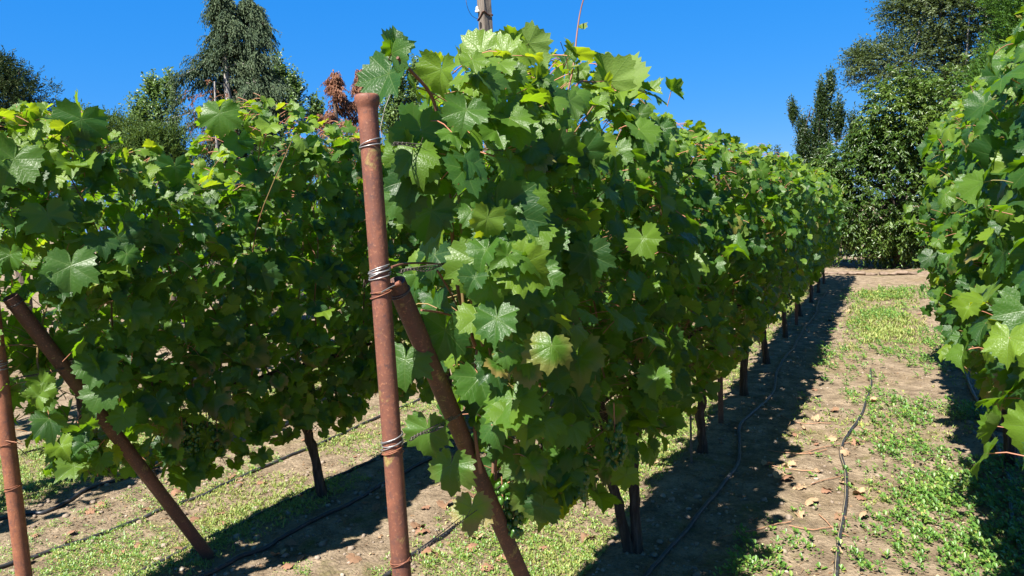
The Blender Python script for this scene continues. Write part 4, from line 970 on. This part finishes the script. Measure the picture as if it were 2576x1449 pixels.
# weeping cypress with two leaders
def weeping(base_px, d, leaders, seed, label, lm, bm, name, limbs, spray, dens, sc=1.0, bare=0):
    rng = np.random.default_rng(seed); base = tree_at(base_px, d); root = empty(name, base, label, 'tree')
    k = d / F_PX; gt = Geo(); gc = Geo()
    for li, (tx, ty, wpx, lean) in enumerate(leaders):
        top = at_dir(tx, ty, d); bot = base + (top - base) * [.55, .55, 0] * 1.0; bot = np.array([bot[0], bot[1], .0]) if li == 0 else base + [0, 0, 1.2] + (top - base) * [.3, .3, 0]
        tb = lambda f, h: np.array([base[0] + (top[0] - base[0]) * f, base[1] + (top[1] - base[1]) * f, top[2] * h])
        P = smooth_path([base, tb(.5, .25), tb(.85, .5), tb(1.0, .75), tb(1.0, .92) + rng.normal(0, .03, 3), top], 60)
        tube(gt, P, np.linspace(.13, .018, 60) * sc, 8)
        n = limbs
        for j in range(n):
            t = .16 + .83 * j / n; i = int(t * 59); a = P[i]
            q = (1 - t) / .84; ln = wpx * k * (.025 + 1.2 * q) * (rng.uniform(.35, 1.3) if sc == 1 else rng.choice([.3, .6, 1.0, 1.7]))
            az = rng.uniform(0, 6.283); dirn = np.array([math.cos(az), math.sin(az), 0])
            b = a + dirn * ln + [0, 0, -.30 * ln + .03]
            L = limb_geo(gt, a, b, .020 * sc * (.3 + q), rng, sag=.14, sides=4)
            m = int(dens * (.35 + ln))
            ts = rng.uniform(.12, 1, m) ** .9; ii = ts * 9; i0 = np.minimum(ii.astype(int), 8); fr = (ii - i0)[:, None]
            st = L[i0] * (1 - fr) + L[i0 + 1] * fr + rng.normal(0, .045, (m, 3)) * sc
            dv = dirn * .8 + np.array([0, 0, -.25]) + rng.normal(0, .45, (m, 3))
            shoots(gc, st, dv, spray * (.55 + .6 * q) * rng.uniform(.5, 1.25, m), np.full(m, .7), 10, .055 * sc, .020 * sc, rng, hang=.65, base_rnd=np.full(m, .3 + .45 * rng.random()), spread=.45, start=.0)
    gt.build('trunk', bm, root); gc.build('crown', lm, root); return root
weeping(610, 16., [(552, -22, 150, 0), (628, 2, 165, 0)], 21, 'tall blue-green weeping cypress with two bare-tipped leaders behind the left row', M_CYP, M_GBARK, 'weeping_cypress', 84, .30, 95)
r = empty('dead_conifer', tree_at(530, 15.2), 'dead rust-brown conifer branch mass low in front of the weeping cypress', 'tree'); rng = np.random.default_rng(9)
g = Geo(); b0 = tree_at(530, 15.2); tube(g, np.array([b0, b0 + [0, 0, 1.5], at_dir(540, 205, 15.2)]), np.array([.06, .05, .015]), 6); g.build('trunk', M_GBARK, r)
g = Geo(); P = np.array([at_dir(a, b, 15.2) for a, b in zip(rng.normal(535, 20, 70), rng.uniform(215, 340, 70))]) + rng.normal(0, .12, (70, 3))
shoots(g, P, rng.normal(0, .5, (70, 3)) + [0, 0, -.4], np.full(70, .3), np.full(70, .6), 12, .06, .013, rng, .5, spread=.5); g.build('crown', M_DEAD, r)
def dead(px, top, d, wpx, seed, label):
    return weeping(px, d, [(top[0], top[1], wpx, 0)], seed, label, M_DEAD, M_TBARK, 'dead_conifer', 40, .17, 90, .8)
dead(850, (838, 186), 14.6, 105, 31, 'dead rust-brown weeping conifer standing left of the tall rusty post')
dead(893, (905, 178), 15.0, 100, 32, 'dead rust-brown weeping conifer directly behind the top of the tall rusty post')
broad_tree('dark_evergreen', tree_at(10, 14), [lob(10, 14, 0, 260, 75, 90, 3), lob(10, 14, -10, 190, 35, 45, 1), lob(10, 14, 40, 330, 110, 140, 3), lob(10, 14, -60, 300, 90, 160, 2), lob(10, 14, 60, 430, 100, 150, 2)],
           4200, .22, .1, 12, .05, .014, M_DARKC, M_TBARK, 41, 'broad dark evergreen at the left picture edge beyond the rows', 'tree', hang=.1, dirup=.4, spread=.6)
for i, (b, lb, lab) in enumerate([
    (400, [(400, 310, 58, 90, 1.3), (385, 240, 20, 42, .35), (430, 240, 20, 45, .35), (350, 310, 32, 55, .4)], 'pale green poplar just left of the weeping cypress'),
    (720, [(700, 200, 26, 60, .6), (735, 240, 34, 60, .8), (700, 290, 60, 70, 1)], 'light green poplar at the right foot of the weeping cypress'),
    (1010, [(1005, 240, 26, 80, .8), (1040, 260, 24, 90, .8), (985, 310, 40, 70, 1), (1045, 200, 14, 50, .3)], 'loose pale green poplar seen between the rusty post top and the vine'),
    (790, [(795, 300, 26, 55, .6)], 'small pale green poplar tip left of the dead conifers')]):
    dd = 17.5
    broad_tree('poplar', tree_at(b, dd), [lob(b, dd, *q) for q in lb], int(240 * sum(q[4] for q in lb)), .36, .0, 12, .062, .048, M_POP, M_GBARK, 50 + i, lab, 'tree', tr=.06, hang=.25, dirup=.9, out=.5, group='poplars beyond the left row', nlimb=8, fill=1.6)
for i, (b, d, lb, lab) in enumerate([
    (390, 11.5, [(390, 400, 65, 80, 2), (340, 430, 60, 90, 2), (440, 420, 55, 85, 1.5)], 'mid green thuja hedge bush in the dip of the left row'),
    (230, 13, [(210, 345, 90, 62, 2), (290, 360, 85, 65, 2), (150, 370, 85, 70, 1)], 'pale green bush showing low above the left row'),
    (890, 13, [(880, 480, 160, 150, 3), (760, 480, 150, 150, 2), (1000, 470, 150, 150, 2)], 'green bush glimpsed through the left row leaves just left of the tall post')]):
    broad_tree('thuja_bush', tree_at(b, d), [lob(b, d, *q) for q in lb], 1700, .2, .0, 12, .045, .014, M_THUJA, M_TBARK, 60 + i, lab, 'bush', tr=.05, hang=-.2, dirup=1.2, out=.5, nlimb=5)
# hedges closing the view behind the rows
for i, (x0, y0, nx, lab) in enumerate([(-3.6, 19.5, 5, 'dark green hedge shrub behind the far end of the left and middle rows'), (3.4, 19, 4, 'dark green hedge shrub behind the far end of the right row')]):
    broad_tree('hedge_shrub', (x0, y0, 0), [((a, 0, .9), (1.0, .8, 1.1), 1) for a in np.linspace(-1.8, 1.6, nx)], 1100, .35, .2, 10, .08, .036, M_PLUM, M_TBARK, 70 + i, lab, 'shrub', tr=.05, hang=.3)
